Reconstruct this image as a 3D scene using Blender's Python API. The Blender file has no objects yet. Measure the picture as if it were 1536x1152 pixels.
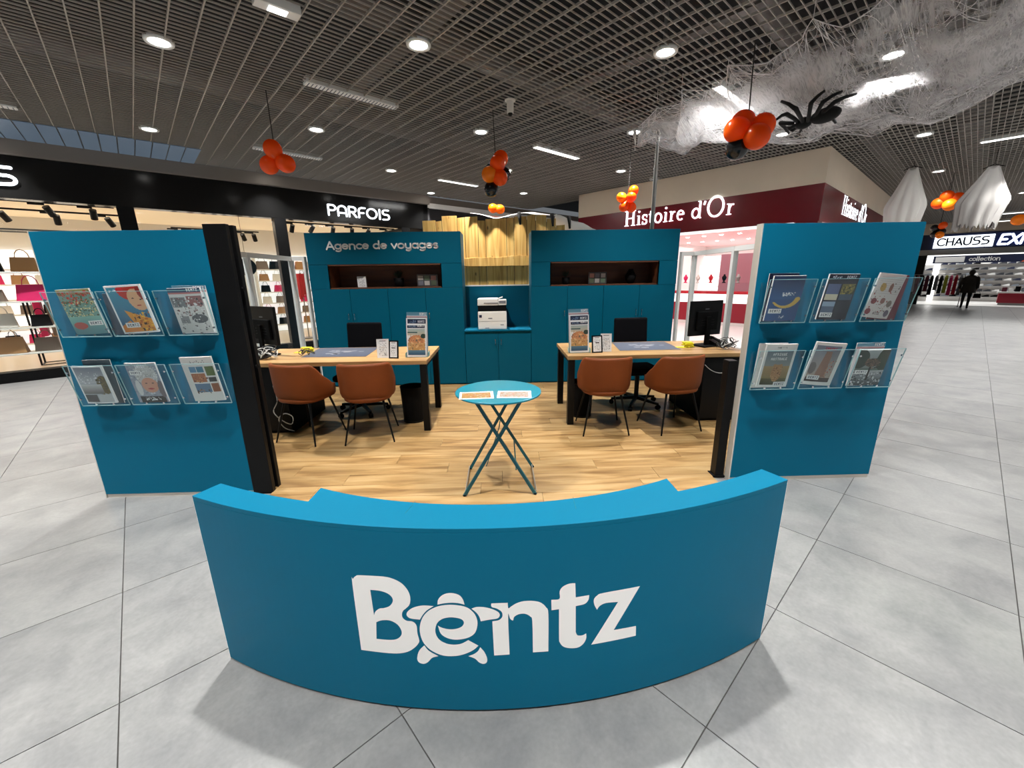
import bpy, bmesh, math, random
import numpy as np
from math import sin, cos, pi, radians, sqrt, atan2
from mathutils import Vector, Matrix
from mathutils.geometry import delaunay_2d_cdt

SC = bpy.context.scene
COL = SC.collection
rnd = random.Random(7)

# ------------------------------------------------------------------ frames
TA = radians(49.477)                       # the mall runs at this angle to the travel kiosk
MA = pi / 2 - TA
DR = Vector((sin(TA), cos(TA), 0)); DL = Vector((-cos(TA), sin(TA), 0))
def W(R, L, z=0.0): return DR * R + DL * L + Vector((0, 0, z))

# ------------------------------------------------------------------ camera
def make_camera():
    f, pitch, roll, yaw, h = 609.33, radians(14.743), radians(-.8026), radians(1.5), 1.605
    F = Vector((sin(yaw) * cos(pitch), cos(yaw) * cos(pitch), -sin(pitch)))
    R = Vector((cos(yaw), -sin(yaw), 0)); U = R.cross(F)
    R2 = R * cos(roll) + U * sin(roll); U2 = -R * sin(roll) + U * cos(roll)
    cd = bpy.data.cameras.new('camera'); co = bpy.data.objects.new('camera', cd); COL.objects.link(co)
    cd.sensor_fit = 'HORIZONTAL'; cd.sensor_width = 36.0; cd.lens = f / 1536 * 36.0
    cd.clip_start = .05; cd.clip_end = 200
    m = Matrix((R2, U2, -F)).transposed().to_4x4(); m.translation = (0, 0, h)
    co.matrix_world = m
    SC.camera = co
make_camera()

# ------------------------------------------------------------------ world, exposure, lamps
SC.view_settings.view_transform = 'Standard'
SC.view_settings.look = 'None'
SC.view_settings.gamma = 1.0
SC.view_settings.use_curve_mapping = False
SC.view_settings.exposure = 0.0
world = bpy.data.worlds.new('world'); SC.world = world; world.use_nodes = True
world.node_tree.nodes['Background'].inputs[0].default_value = (.80, .86, .92, 1)
world.node_tree.nodes['Background'].inputs[1].default_value = .17
SPOT_W = 56.0
CEIL = 3.80
SPOTS = []
for i in range(-3, 6):
    for j in range(-5, 3):
        for k, (r, l) in enumerate(((.6 + 3.85 * i, 5.58 + 3.05 * j), (2.48 + 3.85 * i, 4.04 + 3.05 * j))):
            if -8.5 < r < 20.5 and -9 < l < 10.3 and not (r > 9.5 and l > 2.0): SPOTS.append((r, l, k, i, j))
def area_lamp(name, loc, w, size, color=(1, 1, 1), rot=(0, 0, 0), size_y=None, spread=None, shape=None):
    d = bpy.data.lights.new(name, 'AREA'); d.energy = w; d.color = color
    d.shape = shape or ('RECTANGLE' if size_y else 'DISK'); d.size = size
    if size_y: d.size_y = size_y
    if spread: d.spread = spread
    o = bpy.data.objects.new(name, d); COL.objects.link(o); o.location = loc; o.rotation_euler = rot
    return o
for (r, l, k, i, j) in SPOTS:
    area_lamp('spot_lamp', W(r, l, CEIL - .035), SPOT_W, .10, (1, .985, .955), spread=radians(96))
# shop interiors have their own lighting
for (r, l, w) in ((6.2, 5.55, 26), (6.2, 8.68, 26), (6.2, 2.50, 26)):
    area_lamp('strip_lamp', W(r, l, CEIL - .03), w, 1.1, (1, .99, .96), (0, 0, MA), .1)
area_lamp('strip_lamp', W(11.55, -.25, CEIL - .03), 26, .1, (1, .99, .96), (0, 0, MA), 1.2)
area_lamp('shop_lamp', W(1.5, 12.4, 2.9), 130, 9.0, (1, .88, .72), (0, 0, MA), 2.6)
area_lamp('shop_lamp', W(-6.5, 12.4, 2.9), 110, 6.5, (1, .88, .72), (0, 0, MA), 2.6)
area_lamp('shop_lamp', W(13.5, 6.2, 2.62), 150, 6.5, (1, .90, .90), (0, 0, MA), 6.0)
area_lamp('shop_lamp', W(33, -4, 3.1), 420, 7.0, (.95, .98, 1), (0, 0, MA), 14.0)

# ------------------------------------------------------------------ materials
def mat(name, color, rough=.5, metal=0.0, emit=None, es=1.0, spec=None, noise=0.0, nscale=8.0, bump=0.0, bscale=60.0, coat=0.0):
    m = bpy.data.materials.new(name); m.use_nodes = True
    nt = m.node_tree; b = nt.nodes['Principled BSDF']
    b.inputs['Base Color'].default_value = (*color, 1)
    b.inputs['Roughness'].default_value = rough
    b.inputs['Metallic'].default_value = metal
    if spec is not None: b.inputs['Specular IOR Level'].default_value = spec
    if coat: b.inputs['Coat Weight'].default_value = coat
    if emit:
        b.inputs['Emission Color'].default_value = (*emit, 1); b.inputs['Emission Strength'].default_value = es
    if noise or bump:
        tc = nt.nodes.new('ShaderNodeTexCoord')
    if noise:
        n = nt.nodes.new('ShaderNodeTexNoise'); n.inputs['Scale'].default_value = nscale; n.inputs['Detail'].default_value = 6
        nt.links.new(tc.outputs['Object'], n.inputs['Vector'])
        r = nt.nodes.new('ShaderNodeMapRange'); r.inputs['From Min'].default_value = .3; r.inputs['From Max'].default_value = .7
        r.inputs['To Min'].default_value = 1 - noise; r.inputs['To Max'].default_value = 1 + noise
        nt.links.new(n.outputs['Fac'], r.inputs['Value'])
        v = nt.nodes.new('ShaderNodeVectorMath'); v.operation = 'SCALE'; v.inputs[0].default_value = color
        nt.links.new(r.outputs['Result'], v.inputs['Scale']); nt.links.new(v.outputs[0], b.inputs['Base Color'])
    if bump:
        n2 = nt.nodes.new('ShaderNodeTexNoise'); n2.inputs['Scale'].default_value = bscale; n2.inputs['Detail'].default_value = 4
        nt.links.new(tc.outputs['Object'], n2.inputs['Vector'])
        bp = nt.nodes.new('ShaderNodeBump'); bp.inputs['Strength'].default_value = bump; bp.inputs['Distance'].default_value = .01
        nt.links.new(n2.outputs['Fac'], bp.inputs['Height']); nt.links.new(bp.outputs[0], b.inputs['Normal'])
    return m

def srgb(r, g, b):
    f = lambda c: (c / 255) / 12.92 if c / 255 <= .04045 else ((c / 255 + .055) / 1.055) ** 2.4
    return (f(r), f(g), f(b))

def wood_mat(name, c1, c2, c3, grain=(1.2, 16, 16), rough=.45, per_obj=.12, knots=False, axis_obj=True):
    m = bpy.data.materials.new(name); m.use_nodes = True; nt = m.node_tree; b = nt.nodes['Principled BSDF']
    N = nt.nodes.new; L = nt.links.new
    tc = N('ShaderNodeTexCoord'); oi = N('ShaderNodeObjectInfo')
    add = N('ShaderNodeVectorMath'); add.operation = 'ADD'
    sc = N('ShaderNodeVectorMath'); sc.operation = 'SCALE'; sc.inputs[0].default_value = (37, 53, 11)
    L(oi.outputs['Random'], sc.inputs['Scale']); L(tc.outputs['Object'], add.inputs[0]); L(sc.outputs[0], add.inputs[1])
    mp = N('ShaderNodeMapping'); mp.inputs['Scale'].default_value = grain; L(add.outputs[0], mp.inputs['Vector'])
    n = N('ShaderNodeTexNoise'); n.inputs['Scale'].default_value = 1.0; n.inputs['Detail'].default_value = 7; n.inputs['Distortion'].default_value = .6
    L(mp.outputs[0], n.inputs['Vector'])
    cr = N('ShaderNodeValToRGB'); e = cr.color_ramp.elements
    e[0].position = .33; e[0].color = (*c1, 1); e[1].position = .68; e[1].color = (*c3, 1)
    k = e.new(.5); k.color = (*c2, 1)
    L(n.outputs['Fac'], cr.inputs[0])
    hs = N('ShaderNodeHueSaturation'); mr = N('ShaderNodeMapRange'); mr.inputs['To Min'].default_value = 1 - per_obj; mr.inputs['To Max'].default_value = 1 + per_obj
    L(oi.outputs['Random'], mr.inputs['Value']); L(mr.outputs[0], hs.inputs['Value']); L(cr.outputs[0], hs.inputs['Color'])
    out = hs.outputs[0]
    if knots:
        v = N('ShaderNodeTexVoronoi'); v.inputs['Scale'].default_value = 1.0
        mp2 = N('ShaderNodeMapping'); mp2.inputs['Scale'].default_value = (7, 7, 3.2); L(add.outputs[0], mp2.inputs['Vector']); L(mp2.outputs[0], v.inputs['Vector'])
        c2r = N('ShaderNodeValToRGB'); c2r.color_ramp.elements[0].position = .05; c2r.color_ramp.elements[0].color = (.12, .05, .015, 1)
        c2r.color_ramp.elements[1].position = .13; c2r.color_ramp.elements[1].color = (1, 1, 1, 1)
        L(v.outputs['Distance'], c2r.inputs[0])
        mx = N('ShaderNodeMix'); mx.data_type = 'RGBA'; mx.blend_type = 'MULTIPLY'; mx.inputs['Factor'].default_value = .8
        L(out, mx.inputs['A']); L(c2r.outputs[0], mx.inputs['B']); out = mx.outputs['Result']
    L(out, b.inputs['Base Color']); b.inputs['Roughness'].default_value = rough
    return m

def tile_mat():
    m = bpy.data.materials.new('grey_stone_tile'); m.use_nodes = True; nt = m.node_tree; b = nt.nodes['Principled BSDF']
    N = nt.nodes.new; L = nt.links.new
    tc = N('ShaderNodeTexCoord'); oi = N('ShaderNodeObjectInfo')
    add = N('ShaderNodeVectorMath'); add.operation = 'ADD'; sc = N('ShaderNodeVectorMath'); sc.operation = 'SCALE'; sc.inputs[0].default_value = (31, 17, 5)
    L(oi.outputs['Random'], sc.inputs['Scale']); L(tc.outputs['Object'], add.inputs[0]); L(sc.outputs[0], add.inputs[1])
    n = N('ShaderNodeTexNoise'); n.inputs['Scale'].default_value = 3.5; n.inputs['Detail'].default_value = 9; n.inputs['Roughness'].default_value = .65; n.inputs['Distortion'].default_value = .4
    L(add.outputs[0], n.inputs['Vector'])
    cr = N('ShaderNodeValToRGB'); e = cr.color_ramp.elements
    e[0].position = .3; e[0].color = (*srgb(104, 105, 106), 1); e[1].position = .7; e[1].color = (*srgb(134, 134, 133), 1)
    L(n.outputs['Fac'], cr.inputs[0])
    n2 = N('ShaderNodeTexNoise'); n2.inputs['Scale'].default_value = 60; n2.inputs['Detail'].default_value = 3; L(add.outputs[0], n2.inputs['Vector'])
    mr = N('ShaderNodeMapRange'); mr.inputs['To Min'].default_value = .84; mr.inputs['To Max'].default_value = 1.16; L(n2.outputs['Fac'], mr.inputs['Value'])
    v = N('ShaderNodeVectorMath'); v.operation = 'SCALE'; L(cr.outputs[0], v.inputs[0]); L(mr.outputs[0], v.inputs['Scale'])
    L(v.outputs[0], b.inputs['Base Color'])
    b.inputs['Roughness'].default_value = .33
    bp = N('ShaderNodeBump'); bp.inputs['Strength'].default_value = .12; bp.inputs['Distance'].default_value = .004
    L(n.outputs['Fac'], bp.inputs['Height']); L(bp.outputs[0], b.inputs['Normal'])
    return m

def glass_mat(name, tint=(.9, .95, .95), refl=.10, rough=.03):
    m = bpy.data.materials.new(name); m.use_nodes = True; nt = m.node_tree; nt.nodes.clear()
    N = nt.nodes.new; L = nt.links.new
    out = N('ShaderNodeOutputMaterial'); mix = N('ShaderNodeMixShader'); t = N('ShaderNodeBsdfTransparent'); g = N('ShaderNodeBsdfGlossy')
    t.inputs[0].default_value = (*tint, 1); g.inputs['Roughness'].default_value = rough
    fr = N('ShaderNodeLayerWeight'); fr.inputs['Blend'].default_value = .5
    pw = N('ShaderNodeMath'); pw.operation = 'POWER'; pw.inputs[1].default_value = 5.0; L(fr.outputs['Facing'], pw.inputs[0])
    ad = N('ShaderNodeMath'); ad.operation = 'MULTIPLY_ADD'; ad.inputs[1].default_value = .5; ad.inputs[2].default_value = refl * .3; ad.use_clamp = True
    L(pw.outputs[0], ad.inputs[0]); L(ad.outputs[0], mix.inputs[0]); L(t.outputs[0], mix.inputs[1]); L(g.outputs[0], mix.inputs[2]); L(mix.outputs[0], out.inputs[0])
    return m

def latex_mat(name, c, tr=.45):
    m = bpy.data.materials.new(name); m.use_nodes = True; nt = m.node_tree; b = nt.nodes['Principled BSDF']; out = nt.nodes['Material Output']
    b.inputs['Base Color'].default_value = (*c, 1); b.inputs['Roughness'].default_value = .25
    t = nt.nodes.new('ShaderNodeBsdfTranslucent'); t.inputs[0].default_value = (*c, 1); x = nt.nodes.new('ShaderNodeMixShader'); x.inputs[0].default_value = tr
    nt.links.new(b.outputs[0], x.inputs[1]); nt.links.new(t.outputs[0], x.inputs[2]); nt.links.new(x.outputs[0], out.inputs[0])
    return m

def web_mat():
    m = bpy.data.materials.new('cobweb_fibre'); m.use_nodes = True; nt = m.node_tree; nt.nodes.clear()
    N = nt.nodes.new; L = nt.links.new
    out = N('ShaderNodeOutputMaterial'); mix = N('ShaderNodeMixShader'); t = N('ShaderNodeBsdfTransparent')
    d = N('ShaderNodeBsdfDiffuse'); d.inputs[0].default_value = (.8, .78, .78, 1)
    tr = N('ShaderNodeBsdfTranslucent'); tr.inputs[0].default_value = (.8, .78, .8, 1)
    m2 = N('ShaderNodeMixShader'); m2.inputs[0].default_value = .45; L(d.outputs[0], m2.inputs[1]); L(tr.outputs[0], m2.inputs[2])
    tc = N('ShaderNodeTexCoord')
    big = N('ShaderNodeTexNoise'); big.inputs['Scale'].default_value = 1.6; big.inputs['Detail'].default_value = 3; L(tc.outputs['Object'], big.inputs['Vector'])
    # stretched fibrous ridges
    prev = None
    for s, rot, stc in ((9, .5, (1, 5, 1)), (11, -.7, (1, 6, 1)), (7, 1.5, (1, 4.5, 1))):
        mp = N('ShaderNodeMapping'); mp.inputs['Rotation'].default_value = (0, 0, rot); mp.inputs['Scale'].default_value = stc
        L(tc.outputs['Object'], mp.inputs['Vector'])
        n = N('ShaderNodeTexNoise'); n.inputs['Scale'].default_value = s * .16; n.inputs['Detail'].default_value = 3.5; n.inputs['Distortion'].default_value = 1.6; n.inputs['Roughness'].default_value = .6
        L(mp.outputs[0], n.inputs['Vector'])
        a = N('ShaderNodeMath'); a.operation = 'SUBTRACT'; a.inputs[1].default_value = .5; L(n.outputs['Fac'], a.inputs[0])
        b = N('ShaderNodeMath'); b.operation = 'ABSOLUTE'; L(a.outputs[0], b.inputs[0])
        c = N('ShaderNodeMapRange'); c.inputs['From Min'].default_value = 0; c.inputs['From Max'].default_value = .055; c.inputs['To Min'].default_value = .75; c.inputs['To Max'].default_value = 0
        L(b.outputs[0], c.inputs['Value'])
        if prev is None: prev = c.outputs[0]
        else:
            mx = N('ShaderNodeMath'); mx.operation = 'MAXIMUM'; L(prev, mx.inputs[0]); L(c.outputs[0], mx.inputs[1]); prev = mx.outputs[0]
    bm = N('ShaderNodeMapRange'); bm.inputs['From Min'].default_value = .35; bm.inputs['From Max'].default_value = .65; bm.inputs['To Min'].default_value = -.22; bm.inputs['To Max'].default_value = .42; bm.clamp = False
    L(big.outputs['Fac'], bm.inputs['Value'])
    ad = N('ShaderNodeMath'); ad.operation = 'MULTIPLY_ADD'; ad.inputs[1].default_value = .42; ad.use_clamp = True
    L(prev, ad.inputs[0]); L(bm.outputs[0], ad.inputs[2])
    L(ad.outputs[0], mix.inputs[0]); L(t.outputs[0], mix.inputs[1]); L(m2.outputs[0], mix.inputs[2]); L(mix.outputs[0], out.inputs[0])
    return m

def print_mat():
    m = bpy.data.materials.new('printed_paper'); m.use_nodes = True; nt = m.node_tree; b = nt.nodes['Principled BSDF']
    a = nt.nodes.new('ShaderNodeVertexColor'); a.layer_name = 'Col'
    nt.links.new(a.outputs[0], b.inputs['Base Color']); b.inputs['Roughness'].default_value = .35
    return m

M = dict(
    tile=tile_mat(), grout=mat('grout', srgb(62, 60, 58), .8),
    teal=mat('teal_lacquer', (.0, .120, .215), .5, spec=.12, bump=.04, bscale=220),
    teal_door=mat('teal_laminate', (.0, .085, .145), .45, spec=.12),
    teal_metal=mat('teal_metal', (.0, .09, .12), .35),
    cyan_metal=mat('cyan_enamel', (.003, .17, .235), .3),
    white=mat('white_vinyl', srgb(240, 238, 236), .4), trim=mat('pale_aluminium', srgb(205, 200, 190), .4, .2),
    alu=mat('white_aluminium', srgb(215, 216, 214), .4), black=mat('black_metal', srgb(9, 9, 10), .42, spec=.2), blackm=mat('black_matt', srgb(6, 6, 7), .7, spec=.12),
    black_fabric=mat('black_fabric', srgb(6, 6, 10), .95, spec=.1, bump=.3, bscale=400), black_gloss=mat('black_fascia', srgb(17, 17, 17), .15, spec=.35),
    oak=wood_mat('oak_laminate', srgb(130, 96, 54), srgb(156, 122, 78), srgb(172, 140, 94), (1.3, 14, 14), .4),
    floorwood=wood_mat('oak_plank', srgb(112, 82, 46), srgb(146, 115, 72), srgb(164, 136, 94), (1.6, 13, 13), .38, .09),
    pine=wood_mat('pine_board', srgb(196, 140, 66), srgb(228, 180, 98), srgb(240, 202, 126), (18, 18, 1.3), .6, .10, True),
    brownwood=wood_mat('brown_veneer', srgb(70, 38, 20), srgb(92, 52, 28), srgb(104, 62, 34), (1.2, 12, 12), .5, 0),
    leather=mat('tan_leather', srgb(112, 54, 16), .6, spec=.25, noise=.10, nscale=5, bump=.15, bscale=120),
    chrome=mat('chrome', srgb(215, 220, 225), .15, 1.0), steel=mat('steel_tube', srgb(150, 148, 145), .35, .6),
    grille=mat('ceiling_grille', srgb(158, 152, 144), .5, .1), plenum=mat('plenum_dark', srgb(14, 13, 13), .9), duct=mat('galvanised_duct', srgb(90, 84, 80), .5, .3),
    beige=mat('beige_plaster', srgb(232, 214, 192), .75, noise=.03, nscale=2), darkred=mat('dark_red_panel', srgb(112, 4, 22), .25), redcounter=mat('red_counter', srgb(150, 16, 40), .4),
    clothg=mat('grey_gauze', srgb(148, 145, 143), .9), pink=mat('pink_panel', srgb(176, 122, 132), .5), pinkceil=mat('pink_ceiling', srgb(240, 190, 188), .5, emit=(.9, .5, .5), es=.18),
    shopwhite=mat('shop_white', srgb(238, 236, 232), .5), cream=mat('cream_ceiling', srgb(245, 222, 186), .7, emit=(1, .78, .5), es=.35),  # cream ceiling glows by itself, lamplight put into its colour
    greyband=mat('grey_bulkhead', srgb(120, 112, 104), .7), darkwall=mat('dark_wall', srgb(30, 28, 30), .8), shopfloor=mat('shop_floor', srgb(214, 196, 168), .3),
    lit=mat('sign_light', (1, 1, 1), .5, emit=(.86, .93, 1), es=2.6), lens=mat('lamp_lens', (1, 1, 1), .4, emit=(1, .97, .92), es=16), strip=mat('strip_light', (1, 1, 1), .4, emit=(1, .99, .96), es=2.2),
    stripdim=mat('strip_diffuser_dim', srgb(190, 186, 178), .4, emit=(1, 1, .97), es=.12), display=mat('lit_display', (1, 1, 1), .5, emit=(1, .97, .95), es=.8),
    sky=mat('skylight_pane', srgb(60, 75, 90), .4, emit=(.20, .27, .36), es=.3),
    acrylic=glass_mat('clear_acrylic', (.94, .975, .98), .10), acrylic_edge=mat('acrylic_edge', srgb(150, 195, 200), .25), glass=glass_mat('clear_glass', (.96, .98, .98), .06),
    balloon=latex_mat('orange_latex', (1.0, .13, .004)), balloon_y=latex_mat('amber_latex', (1.0, .33, .01)), balloon_k=mat('black_latex', srgb(8, 8, 9), .22),
    cloth=mat('white_gauze', srgb(225, 222, 218), .9), plush=mat('black_plush', srgb(9, 9, 10), .9, bump=.5, bscale=150), web=web_mat(), thread=mat('web_thread', srgb(215, 210, 210), .8),
    string=mat('dark_string', srgb(30, 28, 26), .8), print=print_mat(), screen=mat('dark_plastic', srgb(8, 8, 9), .4, spec=.2), printer=mat('off_white_plastic', srgb(226, 224, 218), .4),
    yellow=mat('yellow_paper', srgb(236, 220, 30), .6), mat_slate=mat('slate_desk_mat', srgb(62, 68, 84), .5), navy=mat('navy_panel', srgb(16, 26, 60), .5), green=mat('plant_green', srgb(24, 42, 24), .7),
    coat=mat('dark_olive_coat', srgb(46, 42, 38), .9), trousers=mat('black_trousers', srgb(12, 12, 14), .9), hair=mat('dark_hair', srgb(30, 22, 18), .7), skin=mat('skin', srgb(190, 140, 115), .6),
    magenta=mat('magenta', srgb(214, 20, 96), .6), red=mat('red_cloth', srgb(190, 16, 36), .7), tan=mat('tan_bag', srgb(168, 124, 78), .6), taupe=mat('taupe_bag', srgb(120, 104, 92), .6), whitebag=mat('white_bag', srgb(225, 218, 208), .6),
    burg=mat('burgundy_cloth', srgb(84, 12, 34), .8), greyc=mat('grey_cloth', srgb(110, 112, 118), .8), lime=mat('lime_cloth', srgb(170, 176, 50), .8), blue=mat('blue_sign', srgb(30, 50, 120), .4), orange=mat('orange_print', srgb(214, 84, 40), .5),
    shoe1=mat('shoe_grey', srgb(128, 134, 142), .6), shoe2=mat('shoe_dark', srgb(44, 46, 54), .6), cable=mat('black_cable', srgb(14, 14, 14), .5), cablew=mat('white_cable', srgb(190, 190, 186), .5),
)

# ------------------------------------------------------------------ geometry builder
class MB:
    def __init__(s): s.v = []; s.f = []
    def add(s, vs, fs, mx=None):
        o = len(s.v)
        s.v += [tuple(mx @ Vector(p)) for p in vs] if mx is not None else [tuple(p) for p in vs]
        s.f += [tuple(o + i for i in f) for f in fs]; return s
    def box(s, x0, x1, y0, y1, z0, z1, mx=None):
        return s.add([(x0, y0, z0), (x1, y0, z0), (x1, y1, z0), (x0, y1, z0), (x0, y0, z1), (x1, y0, z1), (x1, y1, z1), (x0, y1, z1)],
                     [(3, 2, 1, 0), (4, 5, 6, 7), (0, 1, 5, 4), (1, 2, 6, 5), (2, 3, 7, 6), (3, 0, 4, 7)], mx)
    def cyl(s, x, y, z0, z1, r, r1=None, n=20, mx=None):
        r1 = r if r1 is None else r1
        vs = [(x + r * cos(2 * pi * k / n), y + r * sin(2 * pi * k / n), z0) for k in range(n)] + [(x + r1 * cos(2 * pi * k / n), y + r1 * sin(2 * pi * k / n), z1) for k in range(n)]
        fs = [(k, (k + 1) % n, n + (k + 1) % n, n + k) for k in range(n)] + [tuple(range(n - 1, -1, -1)), tuple(range(n, 2 * n))]
        return s.add(vs, fs, mx)
    def lathe(s, prof, n=24, c=(0, 0), mx=None, closed=False):
        vs = [(c[0] + r * cos(2 * pi * k / n), c[1] + r * sin(2 * pi * k / n), z) for r, z in prof for k in range(n)]
        m = len(prof); fs = []
        for i in range(m - 1 + (1 if closed else 0)):
            a, b = i * n, ((i + 1) % m) * n
            fs += [(a + k, a + (k + 1) % n, b + (k + 1) % n, b + k) for k in range(n)]
        if not closed: fs += [tuple(range(n - 1, -1, -1)), tuple(range((m - 1) * n, m * n))]
        return s.add(vs, fs, mx)
    def ell(s, c, r, n=16, m=10, mx=None):
        vs = []; fs = []
        for i in range(1, m):
            t = pi * i / m
            vs += [(c[0] + r[0] * sin(t) * cos(2 * pi * k / n), c[1] + r[1] * sin(t) * sin(2 * pi * k / n), c[2] - r[2] * cos(t)) for k in range(n)]
        for i in range(m - 2): fs += [(i * n + k, i * n + (k + 1) % n, (i + 1) * n + (k + 1) % n, (i + 1) * n + k) for k in range(n)]
        b = len(vs); vs += [(c[0], c[1], c[2] - r[2]), (c[0], c[1], c[2] + r[2])]
        fs += [(b, (k + 1) % n, k) for k in range(n)] + [(b + 1, (m - 2) * n + k, (m - 2) * n + (k + 1) % n) for k in range(n)]
        return s.add(vs, fs, mx)
    def tube(s, pts, r, n=8, mx=None, rr=None):
        pts = [Vector(p) for p in pts]; vs = []; up = Vector((0, 0, 1))
        for i, p in enumerate(pts):
            d = (pts[min(i + 1, len(pts) - 1)] - pts[max(i - 1, 0)]).normalized()
            a = d.cross(up if abs(d.z) < .95 else Vector((1, 0, 0))).normalized(); b = a.cross(d)
            q = r if rr is None else rr[i]
            vs += [tuple(p + a * q * cos(2 * pi * k / n) + b * q * sin(2 * pi * k / n)) for k in range(n)]
        m = len(pts)
        fs = [(i * n + k, i * n + (k + 1) % n, (i + 1) * n + (k + 1) % n, (i + 1) * n + k) for i in range(m - 1) for k in range(n)]
        fs += [tuple(range(n - 1, -1, -1)), tuple(range((m - 1) * n, m * n))]
        return s.add(vs, fs, mx)
    def bar(s, a, b, w, h, mx=None):                     # rectangular bar between two points
        a, b = Vector(a), Vector(b); d = (b - a).normalized(); up = Vector((0, 0, 1))
        x = d.cross(up if abs(d.z) < .95 else Vector((0, 1, 0))).normalized() * w / 2; y = x.cross(d).normalized() * h / 2
        vs = [a - x - y, a + x - y, a + x + y, a - x + y, b - x - y, b + x - y, b + x + y, b - x + y]
        return s.add(vs, [(3, 2, 1, 0), (4, 5, 6, 7), (0, 1, 5, 4), (1, 2, 6, 5), (2, 3, 7, 6), (3, 0, 4, 7)], mx)
    def prism(s, poly, z0, z1, mx=None):
        n = len(poly)
        vs = [(x, y, z0) for x, y in poly] + [(x, y, z1) for x, y in poly]
        return s.add(vs, [(k, (k + 1) % n, n + (k + 1) % n, n + k) for k in range(n)] + [tuple(range(n - 1, -1, -1)), tuple(range(n, 2 * n))], mx)
    def grid(s, P, mx=None, closeu=False):               # P[i][j]
        n, m = len(P), len(P[0]); vs = [p for row in P for p in row]
        fs = [(i * m + j, i * m + (j + 1) % m, ((i + 1) % n) * m + (j + 1) % m, ((i + 1) % n) * m + j) for i in range(n - 1 + (1 if closeu else 0)) for j in range(m - 1)]
        return s.add(vs, fs, mx)
    def mesh(s, name='mesh', material=None, smooth=False):
        me = bpy.data.meshes.new(name); me.from_pydata(s.v, [], s.f)
        bm = bmesh.new(); bm.from_mesh(me); bmesh.ops.recalc_face_normals(bm, faces=bm.faces); bm.to_mesh(me); bm.free()
        if material: me.materials.append(material)
        if smooth:
            for p in me.polygons: p.use_smooth = True
        return me
    def build(s, name, material, parent=None, loc=None, rz=None, smooth=False, bevel=0, mx=None, **tags):
        o = bpy.data.objects.new(name, s.mesh(name, material, smooth)); COL.objects.link(o)
        if parent is not None: o.parent = parent
        if mx is not None: o.matrix_local = mx
        if loc is not None: o.location = loc
        if rz is not None: o.rotation_euler = (0, 0, rz)
        if bevel:
            b = o.modifiers.new('bevel', 'BEVEL'); b.width = bevel; b.segments = 2; b.limit_method = 'ANGLE'
        for k, v in tags.items(): o[k] = v
        return o

def curve_pts(P, m=6):
    P = [Vector(q) for q in P]; out = []
    for i in range(len(P) - 1):
        a, b, c, d = P[max(i - 1, 0)], P[i], P[i + 1], P[min(i + 2, len(P) - 1)]
        for k in range(m):
            u = k / m; out.append(.5 * ((2 * b) + (c - a) * u + (2 * a - 5 * b + 4 * c - d) * u * u + (3 * b - a - 3 * c + d) * u ** 3))
    return out + [P[-1]]
def tag(o, label=None, cat=None, group=None, kind=None):
    if label: o['label'] = label
    if cat: o['category'] = cat
    if group: o['group'] = group
    if kind: o['kind'] = kind
    return o
def thing(name, loc, label, cat, rz=0.0, group=None):
    o = bpy.data.objects.new(name, None); COL.objects.link(o); o.empty_display_size = .1
    o.location = loc; o.rotation_euler = (0, 0, rz)
    return tag(o, label, cat, group)
def struct_root(name, loc=(0, 0, 0), rz=0.0):
    o = bpy.data.objects.new(name, None); COL.objects.link(o); o.location = loc; o.rotation_euler = (0, 0, rz); o['kind'] = 'structure'; return o
def link_mesh(name, me, parent, loc=(0, 0, 0), rot=None):
    o = bpy.data.objects.new(name, me); COL.objects.link(o); o.parent = parent; o.location = loc
    if rot: o.rotation_euler = rot
    return o
def copy_tree(o, parent=None):
    c = o.copy(); COL.objects.link(c); c.parent = parent
    for ch in o.children: copy_tree(ch, c)
    return c

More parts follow.
